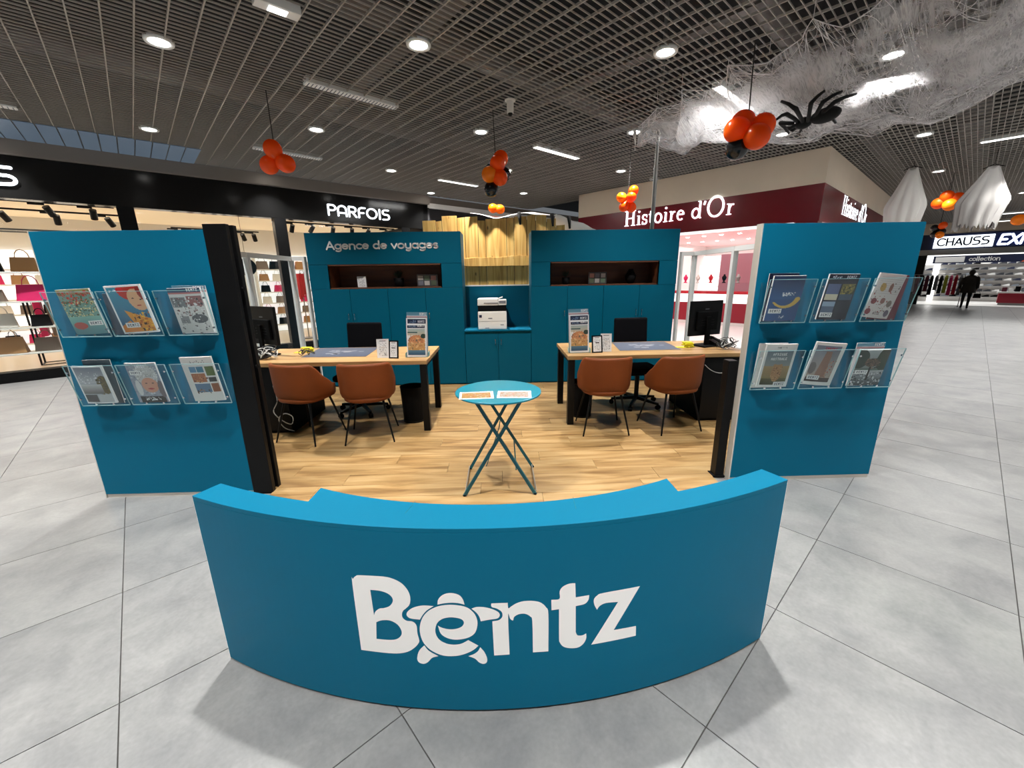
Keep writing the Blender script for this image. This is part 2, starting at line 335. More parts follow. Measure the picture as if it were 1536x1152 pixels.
# ------------------------------------------------------------------ lettering: letters drawn as pen strokes
def arc(cx, cy, rx, ry, a0, a1, n=12):
    return [(cx + rx * cos(radians(a0 + (a1 - a0) * k / n)), cy + ry * sin(radians(a0 + (a1 - a0) * k / n))) for k in range(n + 1)]
RO = {  # rounded geometric alphabet, cap height 1 -> (advance, strokes)
 'A': (.78, [[(.02, 0), (.36, .93), (.70, 0)], [(.15, .3), (.57, .3)]]),
 'g': (.66, [arc(.3, .33, .25, .28, 0, 360, 20), [(.55, .6), (.55, -.06)] + arc(.3, -.06, .25, .2, 0, -140, 8)]),
 'e': (.64, [[(.06, .35), (.54, .35)] + arc(.3, .33, .25, .28, 8, 320, 18)]),
 'n': (.66, [[(.08, 0), (.08, .6)], [(.08, .34)] + arc(.31, .36, .23, .25, 170, 0, 10) + [(.54, 0)]]),
 'c': (.58, [arc(.32, .33, .26, .28, 48, 312, 16)]),
 'd': (.68, [arc(.3, .33, .25, .28, 0, 360, 20), [(.55, .98), (.55, .02)]]),
 'v': (.60, [[(.04, .6), (.28, .04), (.52, .6)]]), 'o': (.66, [arc(.31, .33, .27, .29, 0, 360, 20)]),
 'y': (.66, [[(.08, .6), (.08, .3)] + arc(.31, .27, .23, .25, 180, 350, 8), [(.54, .6), (.54, -.06)] + arc(.31, -.06, .23, .2, 0, -140, 8)]),
 'a': (.66, [arc(.3, .33, .25, .28, 0, 360, 20), [(.55, .6), (.55, .02)]]),
 's': (.52, [arc(.25, .46, .18, .145, 40, 270, 10) + arc(.25, .17, .18, .145, 90, -140, 10)]),
 ' ': (.36, []),
 'P': (.80, [[(.08, 0), (.08, 1)] + arc(.4, .74, .26, .26, 90, -90, 10) + [(.08, .48)]]),
 'a2': (.9, [[(.06, 0), (.06, .6)] + arc(.4, .62, .34, .38, 180, 0, 12) + [(.74, 0)], [(.06, .3), (.74, .3)]]),
 'R': (.84, [[(.08, 0), (.08, 1)] + arc(.4, .74, .26, .26, 90, -90, 10) + [(.08, .48)], [(.34, .48), (.68, 0)]]),
 'F': (.74, [[(.08, 0), (.08, .7)] + arc(.38, .7, .3, .3, 180, 90, 8) + [(.64, 1)], [(.08, .48), (.5, .48)]]),
 'O': (1.1, [arc(.5, .5, .44, .5, 0, 360, 24)]), 'I': (.34, [[(.12, 0), (.12, 1)]]),
 'S': (.80, [[(.62, 1), (.32, 1)] + arc(.32, .76, .25, .24, 90, 270, 8) + [(.4, .52)] + arc(.42, .27, .25, .26, 90, -90, 8) + [(.08, .0)]]),
 'C': (.92, [arc(.5, .5, .42, .5, 45, 315, 16)]), 'H': (.86, [[(.08, 0), (.08, 1)], [(.68, 0), (.68, 1)], [(.08, .5), (.68, .5)]]),
 'U': (.88, [[(.08, 1), (.08, .34)] + arc(.4, .34, .32, .34, 180, 360, 10) + [(.72, 1)]]),
 'E': (.74, [[(.6, 1), (.08, 1), (.08, 0), (.6, 0)], [(.08, .5), (.52, .5)]]), 'X': (.84, [[(.04, 0), (.7, 1)], [(.04, 1), (.7, 0)]]),
 'i': (.3, [[(.12, 0), (.12, .6)], [(.12, .82), (.12, .86)]]), 't': (.44, [[(.18, .85), (.18, .12), (.32, .02)], [(.02, .6), (.36, .6)]]), 'r': (.46, [[(.08, 0), (.08, .6)], [(.08, .36), (.2, .56), (.4, .58)]]),
 'l': (.28, [[(.1, 0), (.1, .98)]]), 'u': (.66, [[(.08, .6), (.08, .3)] + arc(.31, .28, .23, .26, 180, 360, 8) + [(.54, .6)], [(.54, .3), (.54, 0)]]),
 'm': (.9, [[(.08, 0), (.08, .6)], [(.08, .36), (.2, .58), (.38, .5), (.4, 0)], [(.4, .36), (.52, .58), (.7, .5), (.72, 0)]]),
}
SE = {  # serif alphabet: strokes with their own width factor
 'H': (1.02, [(1.5, [(.2, .02), (.2, .98)]), (1.5, [(.76, .02), (.76, .98)]), (.7, [(.2, .5), (.76, .5)])] + [(.55, [(x - .16, y), (x + .16, y)]) for x in (.2, .76) for y in (.02, .98)]),
 'i': (.42, [(1.3, [(.2, .03), (.2, .6)]), (1.7, [(.2, .86), (.2, .88)]), (.5, [(.06, .02), (.34, .02)]), (.5, [(.08, .6), (.2, .6)])]),
 's': (.54, [(1.0, arc(.26, .47, .16, .15, 40, 270, 10) + arc(.26, .17, .17, .15, 90, -150, 10)), (.5, [(.42, .44), (.42, .62)]), (.5, [(.1, 0), (.1, .2)])]),
 't': (.46, [(1.2, [(.2, .8), (.2, .14), (.28, .02), (.4, .06)]), (.6, [(.06, .6), (.4, .6)])]),
 'o': (.70, [(1.15, arc(.33, .31, .25, .29, 0, 360, 20))]),
 'r': (.56, [(1.3, [(.2, .03), (.2, .6)]), (.5, [(.06, .02), (.36, .02)]), (.5, [(.06, .6), (.2, .6)]), (1.0, [(.22, .38), (.32, .56), (.46, .56)])]),
 'e': (.64, [(1.0, [(.1, .36), (.52, .36)] + arc(.31, .31, .22, .28, 12, 310, 16))]),
 'd': (.74, [(1.1, arc(.3, .31, .23, .28, 0, 360, 20)), (1.3, [(.56, .98), (.56, .03)]), (.5, [(.42, .98), (.56, .98)]), (.5, [(.56, .02), (.68, .02)])]),
 "'": (.26, [(1.2, [(.14, .96), (.08, .74)])]), 'O': (1.22, [(1.35, arc(.58, .56, .48, .56, 0, 360, 28))]), ' ': (.42, []),
}
def letters(text, h, w, depth=.01, serif=False, slant=0.0, squash=1.0, gap=0.0, tall_o=1.0):
    """strokes in a local plane: x right, z up, facing -y"""
    mb = MB(); x = 0.0; marks = []
    keys = text if isinstance(text, (list, tuple)) else list(text)
    for ch in keys:
        adv, st = (SE if serif else RO)[ch]
        for item in st:
            wf, pts = item if serif else (1.0, item)
            P = [((x + (px + slant * py) * squash) * h, py * h) for px, py in pts]
            r = w * wf * h / 2
            for (ax, az), (bx, bz) in zip(P, P[1:]):
                d = sqrt((bx - ax) ** 2 + (bz - az) ** 2)
                if d < 1e-6: continue
                nx, nz = -(bz - az) / d * r, (bx - ax) / d * r
                q = [(ax + nx, az + nz), (ax - nx, az - nz), (bx - nx, bz - nz), (bx + nx, bz + nz)]
                mb.add([(a, -depth, b) for a, b in q] + [(a, 0, b) for a, b in q], [(0, 1, 2, 3), (7, 6, 5, 4), (0, 4, 5, 1), (1, 5, 6, 2), (2, 6, 7, 3), (3, 7, 4, 0)])
            for (ax, az) in (P if not serif else P[1:-1] + ([P[0]] if wf > 1.6 else [])):
                k = 10
                vs = [(ax + r * cos(2 * pi * i / k), -depth * 1.003, az + r * sin(2 * pi * i / k)) for i in range(k)]
                vs += [(a, 0, c) for a, b, c in vs]
                mb.add(vs, [tuple(range(k)), tuple(range(2 * k - 1, k - 1, -1))] + [(i, k + i, k + (i + 1) % k, (i + 1) % k) for i in range(k)])
        x += (adv + gap) * squash
        marks.append((len(mb.v), len(mb.f)))
    mb.width = x * h; mb.marks = marks
    return mb
def build_letters(mb, m, parent, loc=(0, 0, 0), name='letter'):
    a = b = 0
    for (nv, nf) in mb.marks:
        if nv > a:
            q = MB(); q.v = mb.v[a:nv]; q.f = [tuple(i - a for i in f) for f in mb.f[b:nf]]
            q.build(name, m, parent, loc=loc)
        a, b = nv, nf
LOGO = {'B':[(-0.5142,0.2672),(-0.5143,0.5611),(-0.5095,0.5809),(-0.4975,0.5945),(-0.4796,0.6),(-0.3945,0.603),(-0.3575,0.5956),(-0.329,0.5787),(-0.3103,0.5513),(-0.3038,0.5211),(-0.309,0.4925),(-0.3225,0.4756),(-0.3342,0.464),(-0.34,0.4491),(-0.3383,0.433),(-0.3255,0.4212),(-0.3057,0.4199),(-0.2949,0.4116),(-0.2898,0.3982),(-0.2897,0.3687),(-0.2851,0.3364),(-0.29,0.322),(-0.3029,0.305),(-0.3264,0.285),(-0.359,0.2723),(-0.4034,0.2674)],'Bh1':[(-0.4485,0.5423),(-0.4121,0.5416),(-0.3846,0.5327),(-0.37,0.5163),(-0.3701,0.4986),(-0.3834,0.4796),(-0.4038,0.4695),(-0.4222,0.4649),(-0.4386,0.4505),(-0.446,0.4332)],'Bh2':[(-0.4404,0.4036),(-0.417,0.4145),(-0.3855,0.416),(-0.3597,0.4001),(-0.348,0.3734),(-0.3521,0.3526),(-0.3693,0.3359),(-0.3976,0.3292),(-0.4474,0.3279)],'head':[(-0.2087,0.4965),(-0.2053,0.5168),(-0.1917,0.5347),(-0.1729,0.5446),(-0.151,0.5458),(-0.1295,0.5372),(-0.118,0.5198),(-0.1131,0.4979),(-0.1348,0.504),(-0.1603,0.5055),(-0.1862,0.5024)],'fl':[(-0.2225,0.4898),(-0.2611,0.4909),(-0.2957,0.4801),(-0.3175,0.4625),(-0.3234,0.4468),(-0.3166,0.4355),(-0.3033,0.431),(-0.2761,0.4291),(-0.264,0.4505),(-0.2475,0.471)],'fr':[(-0.0896,0.4809),(-0.0696,0.4877),(-0.0404,0.4853),(-0.0114,0.4746),(0.0066,0.4605),(0.0085,0.4461),(-0.0013,0.4357),(-0.0272,0.4322),(-0.0585,0.4258),(-0.0637,0.4467),(-0.0741,0.4647)],'e':[(-0.0703,0.3184),(-0.0914,0.2979),(-0.1225,0.2809),(-0.1534,0.2721),(-0.1917,0.2711),(-0.2219,0.2804),(-0.2514,0.3008),(-0.2723,0.3325),(-0.2801,0.3739),(-0.2759,0.4109),(-0.263,0.4434),(-0.2417,0.4695),(-0.2092,0.4885),(-0.1755,0.4964),(-0.1425,0.496),(-0.1098,0.4881),(-0.0885,0.4711),(-0.0747,0.4468),(-0.0707,0.4152),(-0.0794,0.3788),(-0.1004,0.3578),(-0.1309,0.3476),(-0.1611,0.3463),(-0.187,0.355),(-0.2049,0.373),(-0.2127,0.4066),(-0.1997,0.3979),(-0.1738,0.3913),(-0.1475,0.3936),(-0.1268,0.4038),(-0.1187,0.4201),(-0.1247,0.4337),(-0.1414,0.4408),(-0.1673,0.4432),(-0.1937,0.4362),(-0.2135,0.4184),(-0.2227,0.3907),(-0.2213,0.365),(-0.209,0.3422),(-0.1848,0.3271),(-0.1585,0.323),(-0.1318,0.328),(-0.1062,0.3439)],'rl':[(-0.2681,0.3159),(-0.252,0.2913),(-0.2187,0.2691),(-0.2424,0.2603),(-0.2593,0.24),(-0.2756,0.2302),(-0.2933,0.2357),(-0.2989,0.2546),(-0.2894,0.2889)],'rr':[(-0.0645,0.3117),(-0.0501,0.2896),(-0.0411,0.2608),(-0.0432,0.2417),(-0.0556,0.2352),(-0.0706,0.2423),(-0.0853,0.2598),(-0.1092,0.2714),(-0.0883,0.2808),(-0.0726,0.2948)],'n':[(-0.0195,0.5014),(0.0382,0.5015),(0.04,0.4784),(0.0497,0.4849),(0.0696,0.4978),(0.0954,0.5049),(0.1285,0.5031),(0.1544,0.4937),(0.1732,0.4723),(0.1825,0.4399),(0.184,0.2751),(0.1269,0.2767),(0.1247,0.4139),(0.1173,0.4372),(0.0988,0.4504),(0.0765,0.4502),(0.0601,0.4396),(0.0555,0.4246),(0.0452,0.4334),(0.0388,0.4463),(0.0413,0.2741),(-0.0149,0.2723),(-0.0178,0.4247),(0.0059,0.4291),(0.0181,0.4438),(0.0162,0.4636),(-0.0003,0.4786),(-0.0184,0.4864)],'t':[(0.2774,0.5616),(0.2806,0.5014),(0.3304,0.5041),(0.3281,0.4839),(0.3139,0.4681),(0.2816,0.4637),(0.2847,0.3483),(0.2922,0.3331),(0.3105,0.3301),(0.3246,0.3363),(0.3253,0.3134),(0.3157,0.2912),(0.2962,0.2772),(0.2684,0.2778),(0.2407,0.2886),(0.2263,0.3097),(0.2228,0.3337),(0.2208,0.4581),(0.1936,0.4567),(0.1923,0.5014),(0.2215,0.5026),(0.2218,0.5334),(0.2319,0.5515),(0.2541,0.5619)],'z':[(0.5253,0.5078),(0.4317,0.3313),(0.5219,0.3304),(0.5243,0.2843),(0.3458,0.2811),(0.4421,0.4553),(0.3968,0.4591),(0.3733,0.4513),(0.362,0.4359),(0.3517,0.4576),(0.3484,0.4807),(0.3595,0.4969),(0.3866,0.505)]}

# =================================================================== FLOOR (mall frame: x = R, y = L)
floor = struct_root('floor', (0, 0, 0), MA)
MB().box(-14, 34, -18, 18, -.12, -.006).build('screed', M['grout'], floor)
T = .8; R0, L0 = -.337, .366
g = .0022
tile_me = MB().box(-T / 2 + g, T / 2 - g, -T / 2 + g, T / 2 - g, -.012, 0).mesh('tile', M['tile'])
FP = Vector((sin(radians(1.5)), cos(radians(1.5)), 0))
near, far = [], []
for i in range(-16, 42):
    for j in range(-22, 22):
        r, l = R0 + T * (i + .5), L0 + T * (j + .5)
        if r < -12 or r > 33 or l < -17 or l > 17: continue
        p = W(r, l); d = p.length; a = math.degrees(atan2(p.x, p.y)) - 1.5
        hidden = abs(p.x) < 1.5 and 3.3 < p.y < 5.9
        if p.y > .25 and abs(a) < 62 and not hidden and l < 10.2 and not (r > 9.9 and l > 2.3): near.append((d, r, l))
        else: far.append((r, l))
near.sort()
for d, r, l in near[:300]: link_mesh('tile', tile_me, floor, (r, l, 0))
mb = MB()
for r, l in far + [(r, l) for d, r, l in near[300:]]:
    mb.add([(r - T / 2 + g, l - T / 2 + g, 0), (r + T / 2 - g, l - T / 2 + g, 0), (r + T / 2 - g, l + T / 2 - g, 0), (r - T / 2 + g, l + T / 2 - g, 0)], [(0, 1, 2, 3)])
mb.build('distant_tiles', M['tile'], floor)['kind'] = 'stuff'

# wooden platform of the kiosk, plank by plank
wf = struct_root('floor_kiosk', (0, 0, 0))
MB().box(-2.91, 2.81, 2.966, 6.12, -.004, .004).box(-1.80, 1.70, 2.594, 2.966, -.004, .004).build('underlay', M['blackm'], wf)
pw, plen = .186, 1.28
def planks(xa, xb, ya, yb, k0=0):
    y = ya; k = k0
    while y < yb - .01:
        x = xa - (k * .47 % plen)
        while x < xb:
            a, b = max(x, xa) + .0012, min(x + plen, xb) - .0012
            if b - a > .03:
                MB().box(-(b - a) / 2, (b - a) / 2, 0, min(pw, yb - y) - .0012, 0, .009).build('plank', M['floorwood'], wf, loc=((a + b) / 2, y, .004))
            x += plen
        y += pw; k += 1
planks(-1.80, 1.70, 2.594, 2.966, 1); planks(-2.91, 2.81, 2.966, 6.12, 2)
FZ = .013

# =================================================================== OPEN-CELL CEILING
ceiling = struct_root('ceiling', (0, 0, 0), MA)
mb = MB()
SR, SL = .213, .071
for i in range(10): mb.box(i * SR - .0055, i * SR + .0055, 0, 30 * SL, 0, .022)
for j in range(30): mb.box(0, 10 * SR, j * SL - .004, j * SL + .004, .003, .016)
grid_me = mb.mesh('grille_panel', M['grille'])
r = -.216 - 5 * 2.13
while r < 28.9:
    l = 10.55 - 2.13
    while l > -16:
        if not (r > 9.7 and l > 2.1 - .02) : link_mesh('grille_panel', grid_me, ceiling, (r, l, CEIL))
        l -= 2.13
    r += 2.13
# strip between the last panels and the jewellery shop front, and the far hall
MB().box(-14, 34, -18, 18, 5.6, 5.7).build('slab', M['plenum'], ceiling)
for (l, rr, z) in ((8.2, .16, 4.5), (5.1, .22, 4.6), (2.0, .14, 4.35), (.6, .26, 4.7), (-2.0, .2, 4.5)):
    MB().tube([(-12, l, z), (32, l, z)], rr, 12).build('air_duct', M['duct'], ceiling, smooth=True)
for (rr, z) in ((2.9, 4.25), (7.4, 4.3), (12.2, 4.3), (5.2, 4.2), (9.3, 4.28)):
    MB().box(rr - .09, rr + .09, -12, 10, z, z + .06).build('cable_tray', M['duct'], ceiling)

# =================================================================== BLACK-FRONTED BAG SHOP (plane L = 10.56)
LP = 10.56
wl = struct_root('wall_left', (0, 0, 0), MA)
MB().box(-13, 6.45, LP, LP + .25, 2.93, 3.57).build('black_fascia', M['black_gloss'], wl, bevel=.004)
MB().box(-13, 6.45, LP - .12, LP + .25, 3.57, 3.79).build('grey_bulkhead', M['greyband'], wl)
MB().box(6.45, 22, LP - .02, LP + .2, 3.50, 3.62).build('white_cornice', M['shopwhite'], wl)
MB().box(6.45, 22, LP + .1, LP + .3, 0, 3.50).build('alley_shade_wall', M['darkwall'], wl)  # shade of the unlit alley beyond, put into a near-black wall
MB().box(6.45, 22, LP + .0, LP + .3, 3.62, 3.79).build('grey_bulkhead', M['greyband'], wl)
MB().box(-13, 6.45, LP - .03, LP + .12, 0, .17).build('black_plinth', M['black'], wl)
for r in (-6.2, -3.1, .03, 2.55, 5.6): MB().box(r, r + .24, LP - .02, LP + .2, .17, 2.93).build('black_mullion', M['black'], wl)
for a, b in ((-6.0, -3.1), (-2.86, .03), (.27, 2.55), (2.79, 5.6)):
    MB().box(a, b, LP + .05, LP + .062, .17, 2.93).build('window_pane', M['glass'], wl)
MB().box(6.3, 6.5, LP, LP + 4.2, 0, 3.57).build('side_wall', M['darkwall'], wl)
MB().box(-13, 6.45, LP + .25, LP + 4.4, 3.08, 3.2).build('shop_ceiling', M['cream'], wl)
MB().box(-13, 6.45, LP + 4.2, LP + 4.35, 0, 3.1).build('shop_back_wall', M['shopwhite'], wl)
MB().box(-13, 6.45, LP + .12, LP + 4.2, .0, .05).build('shop_floor', M['shopfloor'], wl)
# sign letters
def place_sign(mb, name, m, parent, p, direction, **kw):
    """direction '+R': reads along +R on a wall facing -L ; '-L': reads along -L on a wall facing -R"""
    rz = 0 if direction == '+R' else -pi / 2
    o = mb.build(name, m, parent, **kw); o.location = p; o.rotation_euler = (0, 0, rz); return o
sg = thing('shop_sign', W(3.72, LP - .002, 3.09), 'white backlit capital letters on the black shop fascia', 'sign', MA)
lt = letters(['P', 'a2', 'R', 'F', 'O', 'I', 'S'], .225, .15, .03, squash=1.28)
build_letters(lt, M['lit'], sg)
sg = thing('shop_sign', W(-1.33, LP - .002, 3.13), 'lone glowing white letter on the black fascia at the left edge of the photo', 'sign', MA)
build_letters(letters('S', .25, .17, .03, squash=1.5), M['lit'], sg)

# things inside the bag shop ------------------------------------------------
def track(r0, r1, l, z, n, label):
    t = thing('light_track', W(r0, l, z), label, 'lighting', MA)
    MB().box(0, r1 - r0, -.02, .02, -.03, 0).build('rail', M['black'], t)
    for k in range(n):
        x = (k + .5) * (r1 - r0) / n; an = rnd.uniform(-.5, .5)
        s = MB(); mx = Matrix.Translation((x, 0, -.06)) @ Matrix.Rotation(an, 4, 'Y') @ Matrix.Rotation(.5, 4, 'X')
        s.cyl(0, 0, -.20, -.02, .052, n=12, mx=mx); s.box(-.1, .1, -.02, .02, -.03, .0, Matrix.Translation((x - .1, 0, -.03)))
        s.build('spot_head', M['black'], t)
track(-3.0, .0, LP + .7, 3.0, 5, 'black lighting track with spot heads behind the left shop window, front one')
track(-2.6, .2, LP + 1.5, 2.95, 4, 'black lighting track with spot heads behind the left shop window, second row')
track(.9, 2.7, LP + 2.3, 2.85, 7, 'black lighting track with dangling spots seen between the post and the mullion')
track(2.9, 5.8, LP + .8, 2.98, 6, 'black lighting track with spot heads seen above the lettered cabinet')
# framed hanging rails and shelf racks
def box_frame(mb, x0, x1, y0, y1, z0, z1, t):
    for x in (x0, x1):
        for y in (y0, y1): mb.box(x - t, x + t, y - t, y + t, z0, z1)
    for z in (z0, z1):
        for y in (y0, y1): mb.box(x0, x1, y - t, y + t, z - t, z + t)
        for x in (x0, x1): mb.box(x - t, x + t, y0, y1, z - t, z + t)
    return mb
def rack(r0, r1, l0, l1, h, shelves, label, frame=M['steel'], fz=.05):
    t = thing('display_rack', W(r0, l0, fz), label, 'rack', MA)
    box_frame(MB(), 0, r1 - r0, 0, l1 - l0, .0, h, .014).build('frame', frame, t)
    for z in shelves: MB().box(.014, r1 - r0 - .014, .014, l1 - l0 - .014, z - .012, z + .008).build('shelf', M['shopwhite'] if frame is not M['black'] else M['alu'], t)
    return t
rack(-2.9, -.62, LP + .5, LP + 1.0, 2.45, (.35, .8, 1.25, 1.75), 'tall steel rack of handbags in the shop window left of the display panel')
bag_proto = {}
def bag_meshes(w, d, h):
    b = MB(); b.add([(-w / 2, -d / 2, 0), (w / 2, -d / 2, 0), (w / 2, d / 2, 0), (-w / 2, d / 2, 0), (-w * .42, -d * .2, h), (w * .42, -d * .2, h), (w * .42, d * .2, h), (-w * .42, d * .2, h)],
                    [(3, 2, 1, 0), (4, 5, 6, 7), (0, 1, 5, 4), (1, 2, 6, 5), (2, 3, 7, 6), (3, 0, 4, 7)])
    hd = MB().tube([(w * .25 * cos(a), 0, h + h * .55 * sin(a)) for a in [k * pi / 6 for k in range(7)]], .008, 5)
    return b.mesh('bag_body'), hd.mesh('handle')
BAGS = [bag_meshes(.34, .14, .24), bag_meshes(.26, .12, .20), bag_meshes(.40, .16, .28)]
def bag(p, m, kind=0, rz=0, label=None, group=None):
    t = thing('handbag', p, label, 'handbag', MA + rz, group)
    for nm, me in zip(('bag_body', 'handle'), BAGS[kind]):
        k = (nm, kind, m.name)
        if k not in bag_proto:
            c = me.copy(); c.materials.append(m); bag_proto[k] = c
        link_mesh(nm, bag_proto[k], t)
cols = [M['taupe'], M['tan'], M['blackm'], M['whitebag'], M['magenta']]
cn = ['taupe', 'tan', 'black', 'cream', 'magenta']
for zi, (z, zn) in enumerate(((.36, 'lowest'), (.81, 'second'), (1.26, 'third'), (1.76, 'top'))):
    for xi in range(5):
        ci = (zi * 2 + xi * 3 + (1 if xi % 2 else 0)) % 5
        if zi < 3 and xi == 4: ci = 4
        bag(W(-2.7 + xi * .45, LP + .72, z + .055), cols[ci], (xi + zi) % 3, rnd.uniform(-.2, .2),
            f'{cn[ci]} handbag on the {zn} shelf of the window rack, number {["one","two","three","four","five"][xi]} from the left', 'handbags on the window rack')
# lit wall shelves with goods
def wall_shelf(r0, r1, l, fz, label, n=6, col=M['shopwhite'], h=2.3):
    t = thing('wall_shelving', W(r0, l, fz), label, 'shelving', MA)
    MB().box(0, r1 - r0, .28, .32, 0, h).build('back_panel', M['display'], t)
    for k in range(n): MB().box(0, r1 - r0, 0, .28, .2 + k * (h - .3) / n - .015, .2 + k * (h - .3) / n + .015).build('shelf', col, t)
    for x in (0, (r1 - r0) / 2, r1 - r0): MB().box(x - .02, x + .02, 0, .28, 0, h).build('upright', col, t)
ORD = ('lowest', 'second', 'third', 'fourth', 'fifth', 'top', 'seventh')
SHOP_SH = [(.6, 2.5, 'white lit shelving at the back of the bag shop, left of the dark mullion'), (2.8, 6.1, 'white lit shelving at the back of the bag shop, right of the dark mullion'), (-6.4, -.5, 'white lit shelving at the back of the bag shop behind the window rack')]
for r0, r1, lb in SHOP_SH:
    wall_shelf(r0, r1, LP + 3.85, .05, lb)
    k = 0
    for q in range(6):
        z = .2 + q * 2.0 / 6 + .015 + .05
        x = r0 + .2
        while x < r1 - .15:
            if r0 > -1 or q % 2 == 0:
                ci = (k * 7 + q) % 5 if rnd.random() < .85 else 1
                lab = ('taupe', 'tan', 'black', 'cream', 'magenta')[ci]
                bag(W(x, LP + 3.98, z), [M['taupe'], M['tan'], M['blackm'], M['whitebag'], M['red']][ci] if ci != 4 else M['magenta'], 1 if q < 5 else 0, rnd.uniform(-.3, .3),
                    f'small {lab} handbag on the {ORD[q]} back shelf, {"behind the window rack" if r0 < 0 else "left of the dark mullion" if r0 < 2 else "right of the dark mullion"}', 'handbags on the lit back shelves of the bag shop')
            k += 1; x += .36
# clothes / pink stand
def stand(p, m, label, name='scarf_stand'):
    t = thing(name, p, label, 'stand', MA)
    MB().cyl(0, 0, 0, .03, .17, n=16).cyl(0, 0, .03, 1.75, .014, n=8).build('pole', M['steel'], t)
    a = MB()
    for k in range(9):
        an = 2 * pi * k / 9; a.box(-.035, .035, -.012, .012, 1.05 + (k % 3) * .06, 1.72, Matrix.Rotation(an, 4, 'Z') @ Matrix.Translation((0, .09, 0)))
    a.build('hanging_scarves', m, t)
stand(W(1.5, LP + 1.6, .05), M['magenta'], 'slim stand hung with magenta scarves seen behind the left monitor')
stand(W(3.35, LP + 1.5, .05), M['red'], 'slim stand hung with red scarves seen right of the dark mullion')
t = thing('round_mirror', W(1.95, LP + .35, 1.9), 'round black disc hanging in the bag shop window above the left monitor', 'mirror', MA)
MB().cyl(0, 0, -.02, .02, .17, n=28, mx=Matrix.Rotation(pi / 2, 4, 'X')).build('disc', M['black'], t)
MB().lathe([(.17, -.025), (.185, -.025), (.185, .025), (.17, .025)], 28, mx=Matrix.Rotation(pi / 2, 4, 'X'), closed=True).build('rim', M['black'], t)
MB().tube([(0, 0, .18), (0, 0, 1.17)], .004, 5).build('cord', M['black'], t)
for (r, lb) in ((1.2, 'low black bench with shoes behind the left desk'),):
    t = thing('display_bench', W(r, LP + 1.2, .05), lb, 'bench', MA)
    MB().box(0, 1.3, 0, .5, .38, .44).build('bench_top', M['blackm'], t)
    for x in (.05, 1.21):
        for yy in (.03, .43): MB().box(x, x + .04, yy, yy + .04, 0, .38).build('leg', M['blackm'], t)
t = thing('mannequin_rack', W(-1.6, LP + 1.45, .05), 'black rail rack with magenta clothes behind the window rack', 'rack', MA)
box_frame(MB(), 0, 1.1, 0, .4, 0, 1.5, .014).build('frame', M['black'], t)
for k in range(6): MB().box(.1 + k * .16, .2 + k * .16, .05, .35, .55, 1.44).build('garment', [M['magenta'], M['taupe'], M['magenta'], M['whitebag'], M['magenta'], M['blackm']][k], t, bevel=.02)

# =================================================================== JEWELLERY SHOP (corner R = 9.72, L = 2.15)
RH, LH = 9.72, 2.15
wr = struct_root('wall_right', (0, 0, 0), MA)
MB().box(RH, RH + .25, LH, 7.87, 3.2, 3.80).build('beige_fascia', M['beige'], wr)
MB().box(RH, RH + .25, LH, 7.87, 2.55, 3.2).build('red_fascia', M['darkred'], wr)
MB().box(RH + .25, 24, LH, LH + .25, 3.2, 3.80).build('beige_fascia', M['beige'], wr)
MB().box(RH + .25, 24, LH, LH + .25, 2.55, 3.2).build('red_fascia', M['darkred'], wr)
MB().box(RH + .02, RH + .34, LH + .02, LH + .38, 0, 2.55).build('red_column', M['darkred'], wr)
MB().box(RH + .05, RH + .3, 7.3, 7.87, 0, 2.55).build('red_column', M['darkred'], wr)
MB().box(RH + .25, 24, 7.7, 7.87, 0, 3.8).build('side_wall', M['shopwhite'], wr)
MB().box(17.9, 18.1, LH, 7.8, 0, 2.75).build('shop_back_wall', M['shopwhite'], wr)
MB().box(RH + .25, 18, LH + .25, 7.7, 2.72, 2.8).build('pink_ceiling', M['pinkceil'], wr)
MB().box(RH + .05, 18, LH + .25, 7.7, .0, .012).build('shop_floor', M['shopwhite'], wr)
for a, b in ((10.3, 13.2), (13.5, 17.6)): MB().box(a, b, LH + .1, LH + .112, .1, 2.55).build('window_pane', M['glass'], wr)
MB().box(13.2, 13.5, LH + .02, LH + .25, 0, 2.55).build('red_column', M['darkred'], wr)
MB().box(17.6, 24, LH + .05, LH + .25, 0, 2.55).build('beige_wall', M['beige'], wr)
MB().box(RH - .01, RH + .26, LH + .4, 7.3, 2.52, 2.555).build('light_edge', M['display'], wr)
sg = thing('shop_sign', W(RH - .003, 6.34, 2.83), 'glowing white serif letters on the dark red fascia facing the kiosk', 'sign', MA - pi / 2)
lt = letters("Histoire d'Or", .36, .075, .025, serif=True, squash=.935)
build_letters(lt, M['lit'], sg)
# the same name round the corner
sg = thing('shop_sign', W(RH + 1.7, LH - .003, 2.80), 'glowing white serif letters on the red fascia round the corner', 'sign', MA)
build_letters(letters("Histoire d'Or", .38, .06, .003, serif=True, squash=.95), M['lit'], sg)
NTH = ('first', 'second', 'third', 'fourth', 'fifth', 'sixth', 'seventh', 'eighth', 'ninth', 'tenth')
# downlights in the pink ceiling
for k in range(10):
    for q in range(3):
        t = thing('shop_downlight', W(10.8 + q * 2.2, 2.7 + k * .5, 2.72), f'tiny downlight in the pink shop ceiling, {("front", "middle", "back")[q]} row, {NTH[k]} from the corner column', 'ceiling light', MA, 'downlights in the pink shop ceiling')
        MB().cyl(0, 0, -.012, 0, .05, n=12).build('lens', M['lens'], t)
